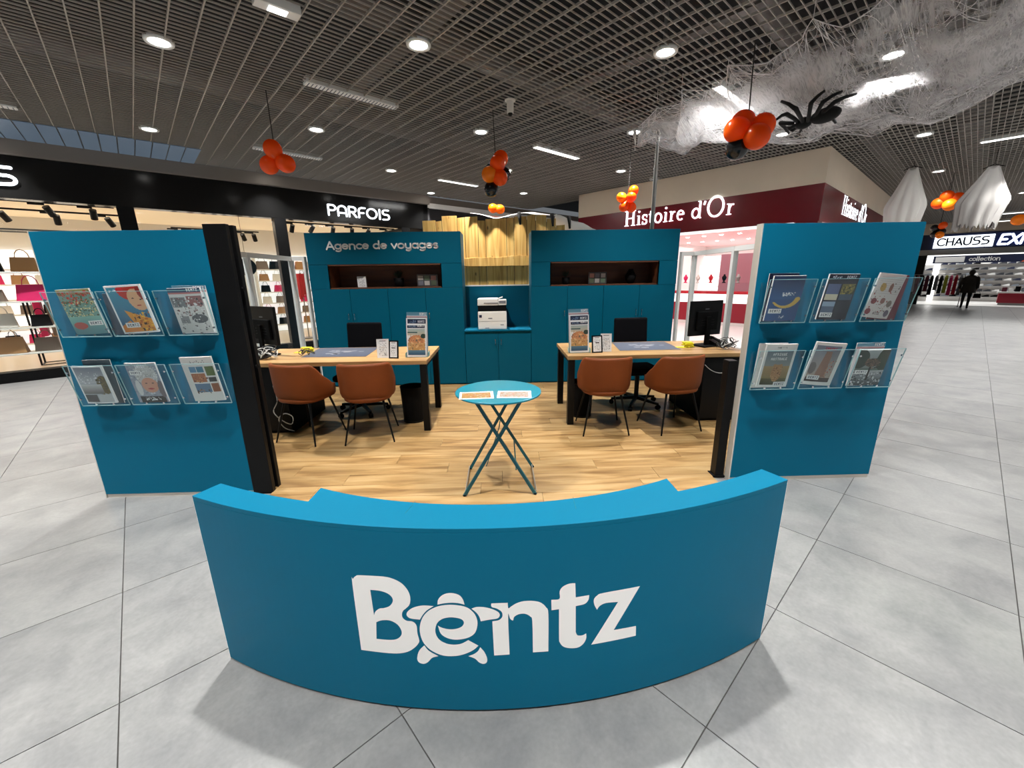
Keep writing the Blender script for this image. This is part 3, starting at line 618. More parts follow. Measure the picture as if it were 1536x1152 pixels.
# counters
t = thing('jewellery_counter', W(13.8, 3.0, .012), 'long dark red and white glass-topped jewellery counter across the shop', 'counter', MA)
MB().box(0, .7, 0, 4.2, .1, .70).build('red_base', M['redcounter'], t)
MB().box(-.02, .72, 0, 4.2, .0, .1).build('white_plinth', M['shopwhite'], t)
MB().box(-.01, .7, 0, 4.2, .70, .98).build('lit_drawer_front', M['display'], t)
MB().box(-.02, .72, 0, 4.2, .98, 1.05).build('red_top', M['red'], t, bevel=.01)
MB().box(0, .7, 0, 4.2, 1.05, 1.32).build('glass_case', M['glass'], t)
for lb, (l0, w, col, h) in (('pink wall panel behind the jewellery counter', (4.9, 1.1, M['pink'], 2.25)), ('small white picture display left of the pink panel', (6.1, .6, M['display'], 1.9))):
    t = thing('showroom_board', W(15.2, l0, .012), lb, 'panel', MA)
    MB().box(0, .08, 0, w, .0, h).build('panel_board', col, t, bevel=.005)
for k in range(4):
    t = thing('wall_cabinet', W(17.5, 2.9 + k * 1.2, .012), f'white lit wall showcase in the jewellery shop, {["nearest the corner column","second from the corner column","third from the corner column","farthest left"][k]}', 'showcase', MA)
    MB().box(0, .38, 0, 1.1, 0, 2.3).build('case', M['display'], t)
    for z in (.7, 1.1, 1.5, 1.9):
        MB().box(-.03, 0, .05, 1.05, z, z + .03).build('shelf', M['shopwhite'], t)
for k in range(9):
    l = 3.3 + k * .42; cols2 = [M['blackm'], M['red'], M['whitebag'], M['magenta'], M['steel']]
    t = thing('jewel_bust', W(14.1, l, .012 + 1.32), f'{("black", "red", "white", "magenta", "grey")[k % 5]} jewellery bust on the glass counter, {NTH[k]} from the corner column', 'display bust', MA, 'jewellery busts on the long counter')
    MB().lathe([(.06, 0), (.05, .02), (.02, .05), (.06, .12), (.07, .18), (.03, .23), (.025, .27)], 12).build('bust', cols2[k % 5], t, smooth=True)

# =================================================================== SHOE SHOP AT THE END OF THE AISLE (plane R = 29)
RC = 29.0
wb = struct_root('wall_back', (0, 0, 0), MA)
MB().box(RC, RC + .3, -15, 2.3, 3.3, 3.9).build('beige_fascia', M['beige'], wb)
MB().box(RC - .02, RC + .3, -15, 2.05, 2.60, 3.3).build('dark_fascia', M['navy'], wb)
MB().box(RC - .03, RC + .3, -15, 2.05, 2.35, 2.6).build('grey_roller_box', M['steel'], wb)
MB().box(RC, RC + .3, 1.75, 2.1, 0, 2.6).build('black_jamb', M['black'], wb)
MB().box(22, RC, 2.1, 2.3, 0, 3.9).build('beige_side_wall', M['beige'], wb)
MB().box(RC + .3, RC + 9, -15, 4, 3.3, 3.4).build('shop_ceiling', M['shopwhite'], wb)
MB().box(RC + 8.5, RC + 8.7, -15, 4, 0, 3.3).build('shop_back_wall', M['display'], wb)
MB().box(RC + .1, RC + 8.6, 3.8, 4, 0, 3.3).build('shop_side_wall', M['display'], wb)
MB().box(RC, RC + 8.6, -15, 4, .0, .01).build('shop_floor', M['shopwhite'], wb)
MB().box(20, RC, -9.2, -9.0, 0, 3.9).build('beige_side_wall', M['beige'], wb)
sg = thing('shop_sign', W(RC - .03, 1.62, 2.66), 'wide white and blue illuminated sign over the shoe shop at the end of the aisle', 'sign', MA - pi / 2)
MB().box(0, 1.9, -.06, 0, 0, .52).build('white_light_box', M['lit'], sg)
lt = letters('CHAUSS', .32, .19, .02, squash=1.05); build_letters(lt, M['navy'], sg, (.1, -.06, .11))
MB().box(1.95, 3.6, -.04, 0, -.02, .58).build('blue_box', M['blue'], sg)
build_letters(letters('EXPO', .40, .22, .02, slant=.18, squash=1.0), M['lit'], sg, (2.02, -.04, .07))
t = thing('banner', W(RC + 1.8, 1.6, 1.98), 'dark blue banner with white words and an orange swoosh inside the shoe shop', 'banner', MA - pi / 2)
MB().box(0, 3.6, -.03, 0, 0, .36).build('banner_board', M['navy'], t)
build_letters(letters('collection', .20, .17, .01, squash=1.0), M['shopwhite'], t, (1.25, -.03, .09))
MB().add([(2.9, -.04, 0), (3.4, -.04, 0), (3.7, -.04, .42), (3.3, -.04, .36)], [(0, 1, 2, 3)]).add([(2.9, -.03, 0), (3.4, -.03, 0), (3.7, -.03, .42), (3.3, -.03, .36)], [(0, 1, 2, 3)]).build('orange_swoosh', M['orange'], t)
MB().box(.08, 1.1, -.036, -.03, .05, .31).build('pale_print', M['shopwhite'], t)
# shoe shelves
def shoe_shelf(r, l0, w, label, rows=6, z0=.25, pitch=.28, facing=0):
    t = thing('shoe_shelving', W(r, l0, .01), label, 'shelving', MA)
    MB().box(.3, .34, 0, w, 0, z0 + rows * pitch).build('back_panel', M['shopwhite'], t)
    for k in range(rows): MB().box(0, .3, 0, w, z0 + k * pitch - .02, z0 + k * pitch).build('shelf', M['steel'], t)
shoe_me = MB().add([(-.13, -.045, 0), (.13, -.045, 0), (.13, .045, 0), (-.13, .045, 0), (-.12, -.03, .11), (-.02, -.03, .10), (.12, -.035, .04), (.12, .035, .04), (-.02, .03, .10), (-.12, .03, .11)],
    [(3, 2, 1, 0), (0, 1, 6, 5, 4), (2, 3, 9, 8, 7), (1, 2, 7, 6), (3, 0, 4, 9), (4, 5, 8, 9), (5, 6, 7, 8)])
shoe_ms = []
for m in (M['shoe1'], M['shoe2'], M['shopwhite'], M['blackm'], M['navy']): shoe_ms.append(shoe_me.mesh('shoe', m))
nshoe = 0
for (r, l0, w, lb, rows) in ((RC + 4.2, -2.2, 3.6, 'white shelving of shoes behind the walking woman', 7), (RC + 5.0, -6.2, 3.8, 'white shelving of shoes right of the walking woman', 7), (RC + 3.2, 1.6, 1.6, 'white shelving of shoes behind the clothes rack', 6)):
    shoe_shelf(r, l0, w, lb, rows)
    for k in range(rows):
        y = .15
        while y < w - .1 and nshoe < 290:
            sc_ = rnd.randrange(5); o = bpy.data.objects.new('shoe', shoe_ms[sc_]); COL.objects.link(o)
            o.location = W(r + .13, l0 + y, .011 + .25 + k * .28); o.rotation_euler = (0, 0, MA + pi / 2 + rnd.uniform(-.2, .2)); o.scale = (1, 1.1, 1)
            tag(o, f'{("grey", "dark grey", "white", "black", "navy")[sc_]} shoe on the {NTH[k]} shelf up {lb.split("shoes ")[1]}', 'shoe', 'shoes on the shoe shop shelving'); nshoe += 1
            y += .30
def clothes_rail(r, l, label, colors, w=1.7):
    t = thing('clothes_rack', W(r, l, 0.0), label, 'clothes rack', MA + pi / 2)
    f = MB()
    for x in (0, w): f.tube([(x, 0, .05), (x, 0, 1.45)], .016, 8); f.tube([(x, -.25, .05), (x, .25, .05)], .016, 8); f.ell((x, -.25, .035), (.03, .03, .035), 8, 6); f.ell((x, .25, .035), (.03, .03, .035), 8, 6)
    f.tube([(0, 0, 1.45), (w, 0, 1.45)], .016, 8); f.build('frame', M['steel'], t)
    n = len(colors)
    for k, c in enumerate(colors):
        x = .1 + k * (w - .2) / (n - 1); h = rnd.uniform(.65, .95)
        g2 = MB(); g2.add([(x - .03, -.05, 1.42), (x + .03, -.05, 1.42), (x + .05, -.24, 1.32), (x - .05, -.24, 1.32), (x - .06, -.26, 1.4 - h), (x + .06, -.26, 1.4 - h),
                (x - .03, .05, 1.42), (x + .03, .05, 1.42), (x + .05, .24, 1.32), (x - .05, .24, 1.32), (x - .06, .26, 1.4 - h), (x + .06, .26, 1.4 - h)],
               [(0, 1, 2, 3), (3, 2, 5, 4), (7, 6, 9, 8), (8, 9, 10, 11), (1, 0, 6, 7), (0, 3, 9, 6), (3, 4, 10, 9), (2, 1, 7, 8), (5, 2, 8, 11), (4, 5, 11, 10)])
        g2.build('garment', c, t)
clothes_rail(RC - .9, .30, 'wheeled clothes rack of dark and red garments left of the walking woman', [M['greyc'], M['red'], M['magenta'], M['lime'], M['blackm'], M['greyc'], M['blackm'], M['burg'], M['blackm'], M['burg'], M['greyc'], M['burg'], M['darkred']], 2.1)
for k, (l, lb) in enumerate(((-3.4, 'low sale table with red trim right of the walking woman'), (-1.05, 'small white till desk with a red side behind the woman'))):
    t = thing('sale_table', W(RC + .6 + k * .6, l - 1.0, .01), lb, 'table', MA)
    MB().box(0, .7, 0, 1.2, .55, .62).build('table_top', M['shopwhite'], t)
    MB().box(.05, .65, .05, 1.15, .1, .55).build('red_side', M['redcounter'] if k else M['shopwhite'], t)
    MB().box(.1, .6, .1, 1.1, 0, .1).build('base', M['steel'], t)
    for q in range(5):
        o = MB().box(-.1, .1, -.08, .08, 0, .14 + .05 * (q % 3)).build('goods_box', [M['red'], M['shoe1'], M['blackm'], M['shopwhite'], M['burg']][q], None, bevel=.01)
        o.location = W(RC + .95 + k * .6, l - .8 + q * .2, .01 + .62); o.rotation_euler = (0, 0, MA)
        tag(o, f'small carton on the {"till desk" if k else "sale table"} in the shoe shop entrance', 'box', 'cartons on the %s' % ("till desk" if k else "sale table"))
for r, l, w, lb in ((27.2, -.55, 1.5, 'bright strip light hanging nearest the shoe shop sign'), (24.0, -.75, 1.3, 'bright strip light hanging above the white ghost hem')):
    t = thing('strip_light', W(r, l, 3.58 if r > 26 else 3.6), lb, 'ceiling light', MA)
    MB().box(-.06, .06, -w / 2, w / 2, 0, .05).build('housing', M['alu'], t)
    MB().box(-.05, .05, -w / 2 + .03, w / 2 - .03, -.02, 0).build('diffuser', M['strip'], t)
    MB().box(-.02, .02, -.4, -.37, .05, CEIL - 3.58).box(-.02, .02, .37, .4, .05, CEIL - 3.58).build('suspension_rod', M['steel'], t)

# =================================================================== KIOSK: CURVED COUNTER
CX, CY, RR = -.033, 3.895, 2.712
H0 = .80
def counter():
    t = thing('curved_counter', (CX, CY - RR, 0), 'low curved teal counter with a white turtle logo at the front of the kiosk', 'counter')
    oy = RR                                   # local origin is the foot of the arc
    def P(s, r): a = s / RR; return (r * sin(a), oy - r * cos(a))
    half = 1.22; n = 64
    so = [-half + 2 * half * k / n for k in range(n + 1)]
    outer = [P(s, RR) for s in so]
    thin = RR - .108
    inner = []
    # right end thin part, step, thick belly (its own tighter arc), step, left thin part
    for k in range(8): inner.append(P(half - k * (half - .742) / 7, thin))
    cyi = oy - RR + .148 + 1.62
    for k in range(25):
        a = radians(25.6) - k * radians(51.2) / 24
        inner.append((1.62 * sin(a) , cyi - 1.62 * cos(a)))
    for k in range(8): inner.append(P(-.742 - k * (half - .742) / 7, thin))
    poly = outer + inner
    MB().prism(poly, .012, H0 - .018).build('body', M['teal'], t, bevel=.0015)
    MB().prism(poly, H0 - .018, H0).build('counter_top', M['teal'], t, bevel=.0015)
    pl = [P(s, RR - .012) for s in so] + [P(s, RR - .09) for s in reversed(so)]
    MB().prism(pl, 0, .012).build('dark_plinth', M['black'], t)
    for sgn in (-1, 1):
        a = sgn * half / RR
        b = MB(); r0, r1 = RR - .001, RR - .006; s0 = sgn * (half + .0005)
        q = [P(s0, r0), P(s0 + sgn * .002, r0), P(s0 + sgn * .002, RR - .107), P(s0, RR - .107)]
        b.prism(q, 0.0, H0 - .01); b.build('pale_edge_band', M['white'], t)
    for s in (-.33, .30):                      # joints in the top
        p, q = P(s, RR - .085), P(s + .012, RR - .165)
        MB().bar((p[0], p[1], H0 + .0002), (q[0], q[1], H0 + .0002), .002, .0006).build('joint', M['teal_metal'], t)
    for nm, out, holes in (('letter', 'B', ('Bh1', 'Bh2')), ('turtle_head', 'head', ()), ('turtle_flipper', 'fl', ()), ('turtle_flipper', 'fr', ()), ('turtle_shell_letter', 'e', ()), ('turtle_foot', 'rl', ()), ('turtle_foot', 'rr', ()), ('letter', 'n', ()), ('letter', 't', ()), ('letter', 'z', ())):
        loops = [smooth_loop(LOGO[out], out)] + [smooth_loop(LOGO[h], h) for h in holes]
        vs, es = [], []
        for lp in loops:
            b0 = len(vs); vs += [Vector(p) for p in lp]; es += [(b0 + i, b0 + (i + 1) % len(lp)) for i in range(len(lp))]
        rv, re_, rf, _, _, _ = delaunay_2d_cdt(vs, es, [], 1 if not holes else 0, 1e-5)
        if holes:
            rf = [f for f in rf if inside(sum((rv[i] for i in f), Vector((0, 0))) / len(f), loops)]
        bm = bmesh.new(); bv = [bm.verts.new((v.x, 0, v.y)) for v in rv]
        for f in rf:
            try: bm.faces.new([bv[i] for i in f])
            except ValueError: pass
        s = -.56
        while s < .56:
            bmesh.ops.bisect_plane(bm, geom=bm.verts[:] + bm.edges[:] + bm.faces[:], plane_co=(s, 0, 0), plane_no=(1, 0, 0)); s += .03
        for v in bm.verts:
            x, y = P(v.co.x, RR + .0012); v.co = (x, y, v.co.z)
        me = bpy.data.meshes.new(nm); bm.to_mesh(me); bm.free(); me.materials.append(M['white'])
        o = bpy.data.objects.new(nm, me); COL.objects.link(o); o.parent = t
def smooth_loop(pts, key):
    sharp = {'B': {0}, 'n': {0, 1, 10, 11, 20, 21, 22}, 't': {0, 1, 2, 5, 6, 9, 17, 18, 19}, 'z': {0, 1, 2, 3, 4, 5, 8}, 'head': {0, 7}, 'fl': {0, 7}, 'fr': {0, 8}, 'e': {0, 25, 42}, 'rl': {0, 2}, 'rr': {0, 7}, 'Bh1': {0, 9}, 'Bh2': {0, 8}}.get(key, set())
    out = []; n = len(pts)
    for i in range(n):
        p0, p1, p2, p3 = (Vector(pts[(i + d) % n]) for d in (-1, 0, 1, 2))
        if i in sharp: p0 = p1 - (p2 - p1)
        if (i + 1) % n in sharp: p3 = p2 + (p2 - p1)
        for k in range(4):
            u = k / 4
            out.append(.5 * ((2 * p1) + (p2 - p0) * u + (2 * p0 - 5 * p1 + 4 * p2 - p3) * u * u + (3 * p1 - p0 - 3 * p2 + p3) * u ** 3))
    return out
def inside(p, loops):
    c = False
    for lp in loops:
        n = len(lp)
        for i in range(n):
            a, b = lp[i], lp[(i + 1) % n]
            if (a.y > p.y) != (b.y > p.y) and p.x < (b.x - a.x) * (p.y - a.y) / (b.y - a.y) + a.x: c = not c
    return c
counter()

# =================================================================== DISPLAY PANELS, POSTS
PY = 2.90
t = thing('brochure_wall', (-2.5, PY, 0), 'tall teal display wall with six brochure pockets on the left', 'display wall')
MB().box(-.56, .555, 0, .06, .03, 1.935).build('panel_board', M['teal'], t, bevel=.0015)
MB().box(-.555, .55, .004, .056, 0, .03).build('base_strip', M['trim'], t)
MB().box(-.566, -.56, .0, .06, .0, 1.935).build('edge_strip', M['trim'], t)
t = thing('brochure_wall', (2.37, PY, 0), 'tall teal display wall with six brochure pockets on the right', 'display wall')
MB().box(-.562, .575, 0, .06, .03, 1.935).build('panel_board', M['teal'], t, bevel=.0015)
MB().box(-.555, .57, .004, .056, 0, .03).build('base_strip', M['trim'], t)
MB().box(-.572, -.562, .0, .062, .0, 1.935).build('pale_edge_strip', M['trim'], t)
t = thing('black_post', (-1.87, PY + .05, 0), 'full-height black aluminium post at the inner edge of the left display wall', 'post')
MB().box(-.075, .075, -.05, -.01, 0, 1.97).box(-.075, .075, .03, .07, 0, 1.97).box(-.07, .04, -.01, .03, 0, 1.965).build('profile', M['black'], t, bevel=.003)
MB().box(-.06, .08, -.05, .08, 0, .008).build('foot_plate', M['blackm'], t)
for zz in (1.55, 1.0): MB().cyl(0, 0, 0, .012, .012, n=10, mx=Matrix.Translation((.078, .01, zz)) @ Matrix.Rotation(pi / 2, 4, 'Y')).build('bolt', M['blackm'], t)
t = thing('black_post', (1.755, PY + .10, 0), 'short black post standing against the pale edge of the right display wall', 'post')
MB().box(-.035, .035, -.04, .04, FZ, .97).build('profile', M['black'], t, bevel=.003)
MB().box(-.05, .045, -.05, .05, FZ - .003, FZ + .006).build('foot_plate', M['blackm'], t)

# brochure pockets -----------------------------------------------------------
def pocket(x, z, label, w=.33):
    t = thing('brochure_pocket', (x, PY, z), label, 'brochure holder')
    h = .30; y0, y1 = -.045, -.105
    a, e = MB(), MB()
    a.add([(-w / 2, y0, 0), (w / 2, y0, 0), (w / 2, y1, h), (-w / 2, y1, h), (-w / 2, y0 + .004, 0), (w / 2, y0 + .004, 0), (w / 2, y1 + .004, h), (-w / 2, y1 + .004, h)],
          [(0, 1, 2, 3), (7, 6, 5, 4), (0, 4, 5, 1), (1, 5, 6, 2), (2, 6, 7, 3), (3, 7, 4, 0)])
    a.build('front_plate', M['acrylic'], t)
    MB().box(-w / 2, w / 2, -.006, -.002, 0, h - .02).build('back_plate', M['acrylic'], t)
    MB().box(-w / 2, w / 2, y0, -.002, -.003, 0).build('bottom_plate', M['acrylic'], t)
    for s in (-1, 1):
        e.bar((s * w / 2, y0, 0), (s * w / 2, y1, h), .004, .005)
    e.bar((-w / 2, y1, h), (w / 2, y1, h), .003, .003); e.bar((-w / 2, y0, 0), (w / 2, y0, 0), .004, .006)
    e.build('polished_edge', M['acrylic_edge'], t)
    for (sx, sz) in ((-.06, .012), (.06, .012), (-w / 2 + .012, .05), (w / 2 - .012, .05), (-w / 2 + .012, h - .05), (w / 2 - .012, h - .05)):
        yy = y0 + (y1 - y0) * sz / h - .004
        MB().cyl(0, 0, -.004, .004, .0065, n=10, mx=Matrix.Translation((sx, yy, sz)) @ Matrix.Rotation(pi / 2, 4, 'X')).build('screw', M['chrome'], t)
colx = {'L': (-2.825, -2.475, -2.11), 'R': (2.005, 2.37, 2.737)}
rows = {'upper': 1.25, 'lower': .758}
pn = ('left', 'middle', 'right')
for side, sn in (('L', 'left'), ('R', 'right')):
    for rn, z in rows.items():
        for k in range(3):
            pocket(colx[side][k], z + (.014 if side == 'R' else 0), f'clear acrylic brochure pocket, {pn[k]} one of the {rn} row on the {sn} display wall')

# printed covers --------------------------------------------------------------
FONT = {'A': '25755', 'B': '65656', 'E': '74647', 'F': '74644', 'I': '72227', 'L': '44447', 'N': '57755', 'Q': '25563', 'R': '65655', 'S': '34216', 'T': '72222', 'U': '55557', 'Z': '71247', 'O': '25552', 'Y': '55222', 'V': '55552', 'G': '34553', 'C': '34443', 'D': '65556', 'P': '65644', ' ': '00000', 'M': '57755'}
def canvas(w=60, h=86, c=(240, 240, 238)):
    a = np.zeros((h, w, 3)); a[:] = c; return a
def rect(a, x0, y0, x1, y1, c):
    h, w = a.shape[:2]; a[int(y0 * h):max(int(y0 * h) + 1, int(y1 * h)), int(x0 * w):max(int(x0 * w) + 1, int(x1 * w))] = c
def oval(a, cx, cy, rx, ry, c, rot=0):
    h, w = a.shape[:2]; yy, xx = np.mgrid[0:h, 0:w]; X = (xx + .5) / w - cx; Y = ((yy + .5) / h - cy)
    cr, sr = cos(rot), sin(rot); U = X * cr + Y * sr; V = -X * sr + Y * cr
    a[(U / rx) ** 2 + (V / ry) ** 2 < 1] = c
def grad(a, x0, y0, x1, y1, c0, c1):
    h, w = a.shape[:2]; r0, r1 = int(y0 * h), int(y1 * h)
    for r in range(r0, r1):
        u = (r - r0) / max(1, r1 - r0 - 1); a[r, int(x0 * w):int(x1 * w)] = np.array(c0) * (1 - u) + np.array(c1) * u
def poly(a, pts, c):
    h, w = a.shape[:2]; lp = [Vector((x * w, y * h)) for x, y in pts]
    for r in range(h):
        for q in range(w):
            if inside(Vector((q + .5, r + .5)), [lp]): a[r, q] = c
def word(a, s, x, y, c, sc=1):
    x, y = int(x), int(y)
    for ch in s:
        for r, d in enumerate(FONT.get(ch, '000000')):
            for q in range(3):
                if int(d) >> (2 - q) & 1: a[y + r * sc:y + (r + 1) * sc, x + q * sc:x + (q + 1) * sc] = c
        x += 4 * sc
def speck(a, x0, y0, x1, y1, n, cs, seed, s=1):
    g = random.Random(seed); h, w = a.shape[:2]
    for _ in range(n):
        x, y = int(g.uniform(x0, x1) * w), int(g.uniform(y0, y1) * h); c = cs[g.randrange(len(cs))]
        a[y:y + g.randint(1, s + 1), x:x + g.randint(1, s + 1)] = c
def label_box(a, x, y, word_='BENTZ'):
    a[y:y + 9, x:x + 24] = (236, 236, 234); word(a, word_, x + 3, y + 2, (60, 70, 90))
def c_poppy():
    a = canvas(c=(110, 150, 140)); grad(a, 0, 0, 1, .12, (150, 160, 110), (160, 120, 90)); speck(a, 0, .03, 1, .32, 160, [(200, 50, 30), (170, 60, 40), (90, 100, 50)], 1, 3)
    speck(a, 0, .25, 1, .6, 180, [(190, 180, 130), (60, 90, 60), (220, 210, 160), (70, 70, 50)], 2, 2); grad(a, 0, .6, 1, 1, (130, 180, 170), (90, 140, 150)); oval(a, .28, .8, .22, .08, (200, 90, 80)); label_box(a, 34, 60); return a
def c_redhair():
    a = canvas(c=(60, 140, 170)); grad(a, .0, 0, 1, 1, (60, 150, 175), (40, 90, 130)); oval(a, .75, .12, .42, .2, (190, 40, 25)); oval(a, .8, .3, .26, .22, (222, 170, 130), .3); oval(a, .68, .27, .03, .012, (70, 40, 30)); oval(a, .88, .3, .03, .012, (70, 40, 30)); oval(a, .78, .42, .06, .014, (170, 60, 50))
    oval(a, .98, .1, .14, .22, (150, 30, 20)); rect(a, .33, .05, .5, .15, (210, 30, 40)); poly(a, [(.3, .5), (1, .72), (1, 1), (.55, 1)], (225, 150, 50)); speck(a, .45, .55, .95, .97, 60, [(60, 30, 20), (190, 100, 20), (240, 180, 60)], 3, 4)
    poly(a, [(.0, .85), (.35, .72), (.6, 1), (0, 1)], (230, 140, 60)); label_box(a, 10, 66); border(a, (238, 240, 240), 3); speck(a, .1, .06, .3, .12, 12, [(225, 236, 245)], 27, 1); return a
def border(a, c, n=2): a[:n] = c; a[-n:] = c; a[:, :n] = c; a[:, -n:] = c
def c_collage(seed=5, top=(40, 70, 100)):
    a = canvas(c=(215, 214, 212)); rect(a, 0, 0, 1, .1, top); rect(a, 0, .1, 1, .13, (190, 120, 120)); word(a, 'BENTZ', 36, 1, (245, 245, 245)); rect(a, .03, .2, .48, .42, (120, 124, 128)); rect(a, .52, .18, .97, .4, (150, 100, 100)); speck(a, .05, .2, .97, .6, 120, [(60, 60, 64), (180, 180, 182), (230, 230, 230), (130, 90, 90)], seed, 3)
    oval(a, .72, .68, .24, .1, (90, 94, 100)); rect(a, .12, .62, .4, .78, (140, 142, 144)); speck(a, .05, .6, .95, .95, 60, [(120, 120, 124), (225, 225, 225)], seed + 1, 2); return a
def c_balcony():
    a = canvas(c=(170, 174, 182)); grad(a, 0, 0, 1, .45, (110, 116, 130), (190, 190, 196)); oval(a, .85, .5, .22, .24, (96, 84, 50)); speck(a, .62, .3, 1, .75, 60, [(60, 56, 36), (130, 110, 60)], 8, 2); grad(a, 0, .48, .75, .74, (200, 200, 202), (110, 106, 104)); rect(a, 0, .76, .48, .96, (70, 66, 66)); rect(a, .5, .76, 1, .96, (190, 192, 194)); speck(a, .1, .15, .8, .45, 40, [(225, 225, 230), (140, 146, 156)], 9, 2); border(a, (236, 238, 238), 3); return a
def c_woolhat():
    a = canvas(c=(150, 156, 170)); speck(a, 0, 0, 1, 1, 120, [(120, 126, 140), (190, 196, 206)], 11, 3); oval(a, .58, .3, .36, .27, (196, 196, 196)); speck(a, .25, .08, .92, .45, 90, [(160, 160, 160), (225, 225, 225)], 12, 2); oval(a, .6, .55, .27, .19, (206, 148, 124)); oval(a, .5, .5, .04, .013, (60, 44, 40)); oval(a, .72, .5, .04, .013, (60, 44, 40)); oval(a, .6, .64, .1, .02, (170, 60, 60))
    rect(a, .1, .84, .95, 1, (50, 44, 44)); oval(a, .2, .62, .1, .2, (210, 210, 210)); oval(a, .93, .66, .1, .22, (110, 100, 104)); word(a, 'OASIS', 20, 4, (240, 240, 245)); label_box(a, 4, 16); speck(a, .25, .86, .8, .94, 40, [(235, 235, 235)], 13, 1); return a
def c_whitegrid():
    a = canvas(c=(226, 224, 220))
    for (x0, y0, x1, y1, c) in ((.2, .22, .42, .34, (70, 130, 170)), (.44, .22, .66, .34, (40, 110, 140)), (.7, .22, .97, .42, (90, 110, 50)), (.2, .37, .66, .56, (170, 100, 60)), (.72, .46, .95, .56, (60, 60, 60)), (.2, .6, .7, .8, (90, 120, 150)), (.74, .6, .97, .8, (150, 90, 60))): rect(a, x0, y0, x1, y1, c)
    speck(a, .2, .38, .66, .56, 26, [(90, 40, 30), (210, 150, 90)], 14, 2); speck(a, .2, .7, .7, .8, 24, [(160, 120, 90), (70, 60, 50)], 15, 2); speck(a, .3, .08, .75, .12, 14, [(150, 150, 150)], 16, 1); return a
def c_bluesmile():
    a = canvas(c=(36, 82, 138)); grad(a, 0, 0, 1, .5, (22, 50, 92), (40, 92, 150))
    for k in range(30):
        an = radians(20 + k * 4.2); x, y = .5 + .42 * cos(an), .42 + .26 * sin(an); oval(a, x, y, .09 - k * .0018, .045 - k * .001, (216, 180, 90))
    speck(a, .34, .36, .74, .42, 40, [(225, 232, 238), (150, 176, 204)], 25, 2); label_box(a, 4, 62); speck(a, .42, .88, .6, .93, 10, [(220, 230, 240)], 26, 1); return a
def c_navyfour():
    a = canvas(c=(18, 26, 48)); word(a, 'BENTZ', 34, 3, (230, 235, 245)); speck(a, .1, .04, .4, .08, 20, [(190, 200, 215)], 17, 1)
    rect(a, .06, .22, .46, .56, (96, 108, 150)); rect(a, .06, .44, .46, .56, (216, 206, 180)); rect(a, .5, .22, .96, .56, (120, 110, 60)); speck(a, .5, .22, .95, .45, 60, [(50, 60, 30), (170, 150, 70)], 18, 3); rect(a, .5, .44, .96, .56, (70, 90, 110)); rect(a, .06, .6, .46, .84, (90, 104, 130)); rect(a, .06, .6, .46, .7, (150, 170, 196)); rect(a, .5, .6, .96, .84, (34, 40, 56)); label_box(a, 4, 72); return a
def c_asia():
    a = canvas(c=(214, 202, 198)); 
    for k in range(9): rect(a, .1, .08 + k * .045, .95, .086 + k * .045, (190, 178, 176))
    oval(a, .3, .3, .11, .09, (180, 140, 70), .5); oval(a, .6, .3, .07, .1, (130, 70, 50)); oval(a, .18, .62, .1, .07, (120, 40, 50)); oval(a, .5, .6, .09, .07, (140, 90, 80)); oval(a, .8, .66, .1, .08, (130, 110, 100)); oval(a, .12, .86, .1, .07, (130, 50, 60)); oval(a, .85, .88, .1, .08, (90, 70, 90)); speck(a, .05, .2, .95, .85, 40, [(150, 60, 50), (100, 80, 70)], 19, 2)
    word(a, 'ASIE', 20, 74, (70, 20, 30), 1); return a
def c_africa():
    a = canvas(c=(236, 236, 232)); grad(a, .08, .14, .93, .5, (110, 122, 136), (140, 146, 140)); grad(a, .08, .5, .93, .82, (170, 140, 96), (130, 110, 60)); grad(a, .08, .8, .93, .95, (90, 84, 44), (60, 62, 30)); oval(a, .52, .66, .17, .2, (176, 128, 80)); oval(a, .42, .5, .05, .05, (176, 128, 80)); oval(a, .62, .5, .05, .05, (176, 128, 80)); speck(a, .36, .5, .68, .85, 60, [(110, 70, 40), (200, 160, 110)], 20, 1)
    word(a, 'AFRIQUE', 16, 17, (245, 245, 245)); word(a, 'AUSTRALE', 14, 26, (245, 245, 245)); rect(a, .52, .88, .93, .96, (235, 235, 232)); word(a, 'BENTZ', 34, 77, (60, 70, 90)); speck(a, .35, .06, .65, .08, 14, [(120, 120, 120)], 21, 1); return a
def c_images():
    a = canvas(c=(232, 230, 226)); grad(a, .06, .07, .88, .93, (120, 124, 140), (190, 170, 150)); poly(a, [(.42, .2), (.62, .2), (.66, .8), (.3, .8)], (150, 110, 92)); grad(a, .06, .82, .88, .93, (80, 60, 56), (50, 40, 40)); oval(a, .15, .6, .12, .14, (120, 110, 110)); word(a, 'IMAGES', 20, 9, (190, 30, 50)); label_box(a, 6, 66); speck(a, .62, .4, .86, .8, 30, [(200, 140, 100), (170, 60, 50), (150, 130, 120)], 22, 2); border(a, (232, 230, 226), 3); return a
def c_lake():
    a = canvas(c=(90, 104, 96)); grad(a, 0, 0, 1, .5, (170, 176, 180), (120, 128, 124)); oval(a, .1, .25, .26, .26, (44, 58, 48)); oval(a, .92, .25, .3, .34, (40, 54, 36)); grad(a, 0, .58, 1, 1, (170, 174, 178), (60, 66, 70)); speck(a, 0, .6, 1, 1, 120, [(60, 66, 66), (200, 204, 206)], 23, 3); rect(a, .46, .35, .53, .86, (40, 34, 30)); oval(a, .5, .35, .24, .12, (90, 74, 60)); speck(a, .28, .2, .78, .5, 60, [(50, 44, 36), (130, 100, 80)], 24, 2); label_box(a, 3, 48); return a
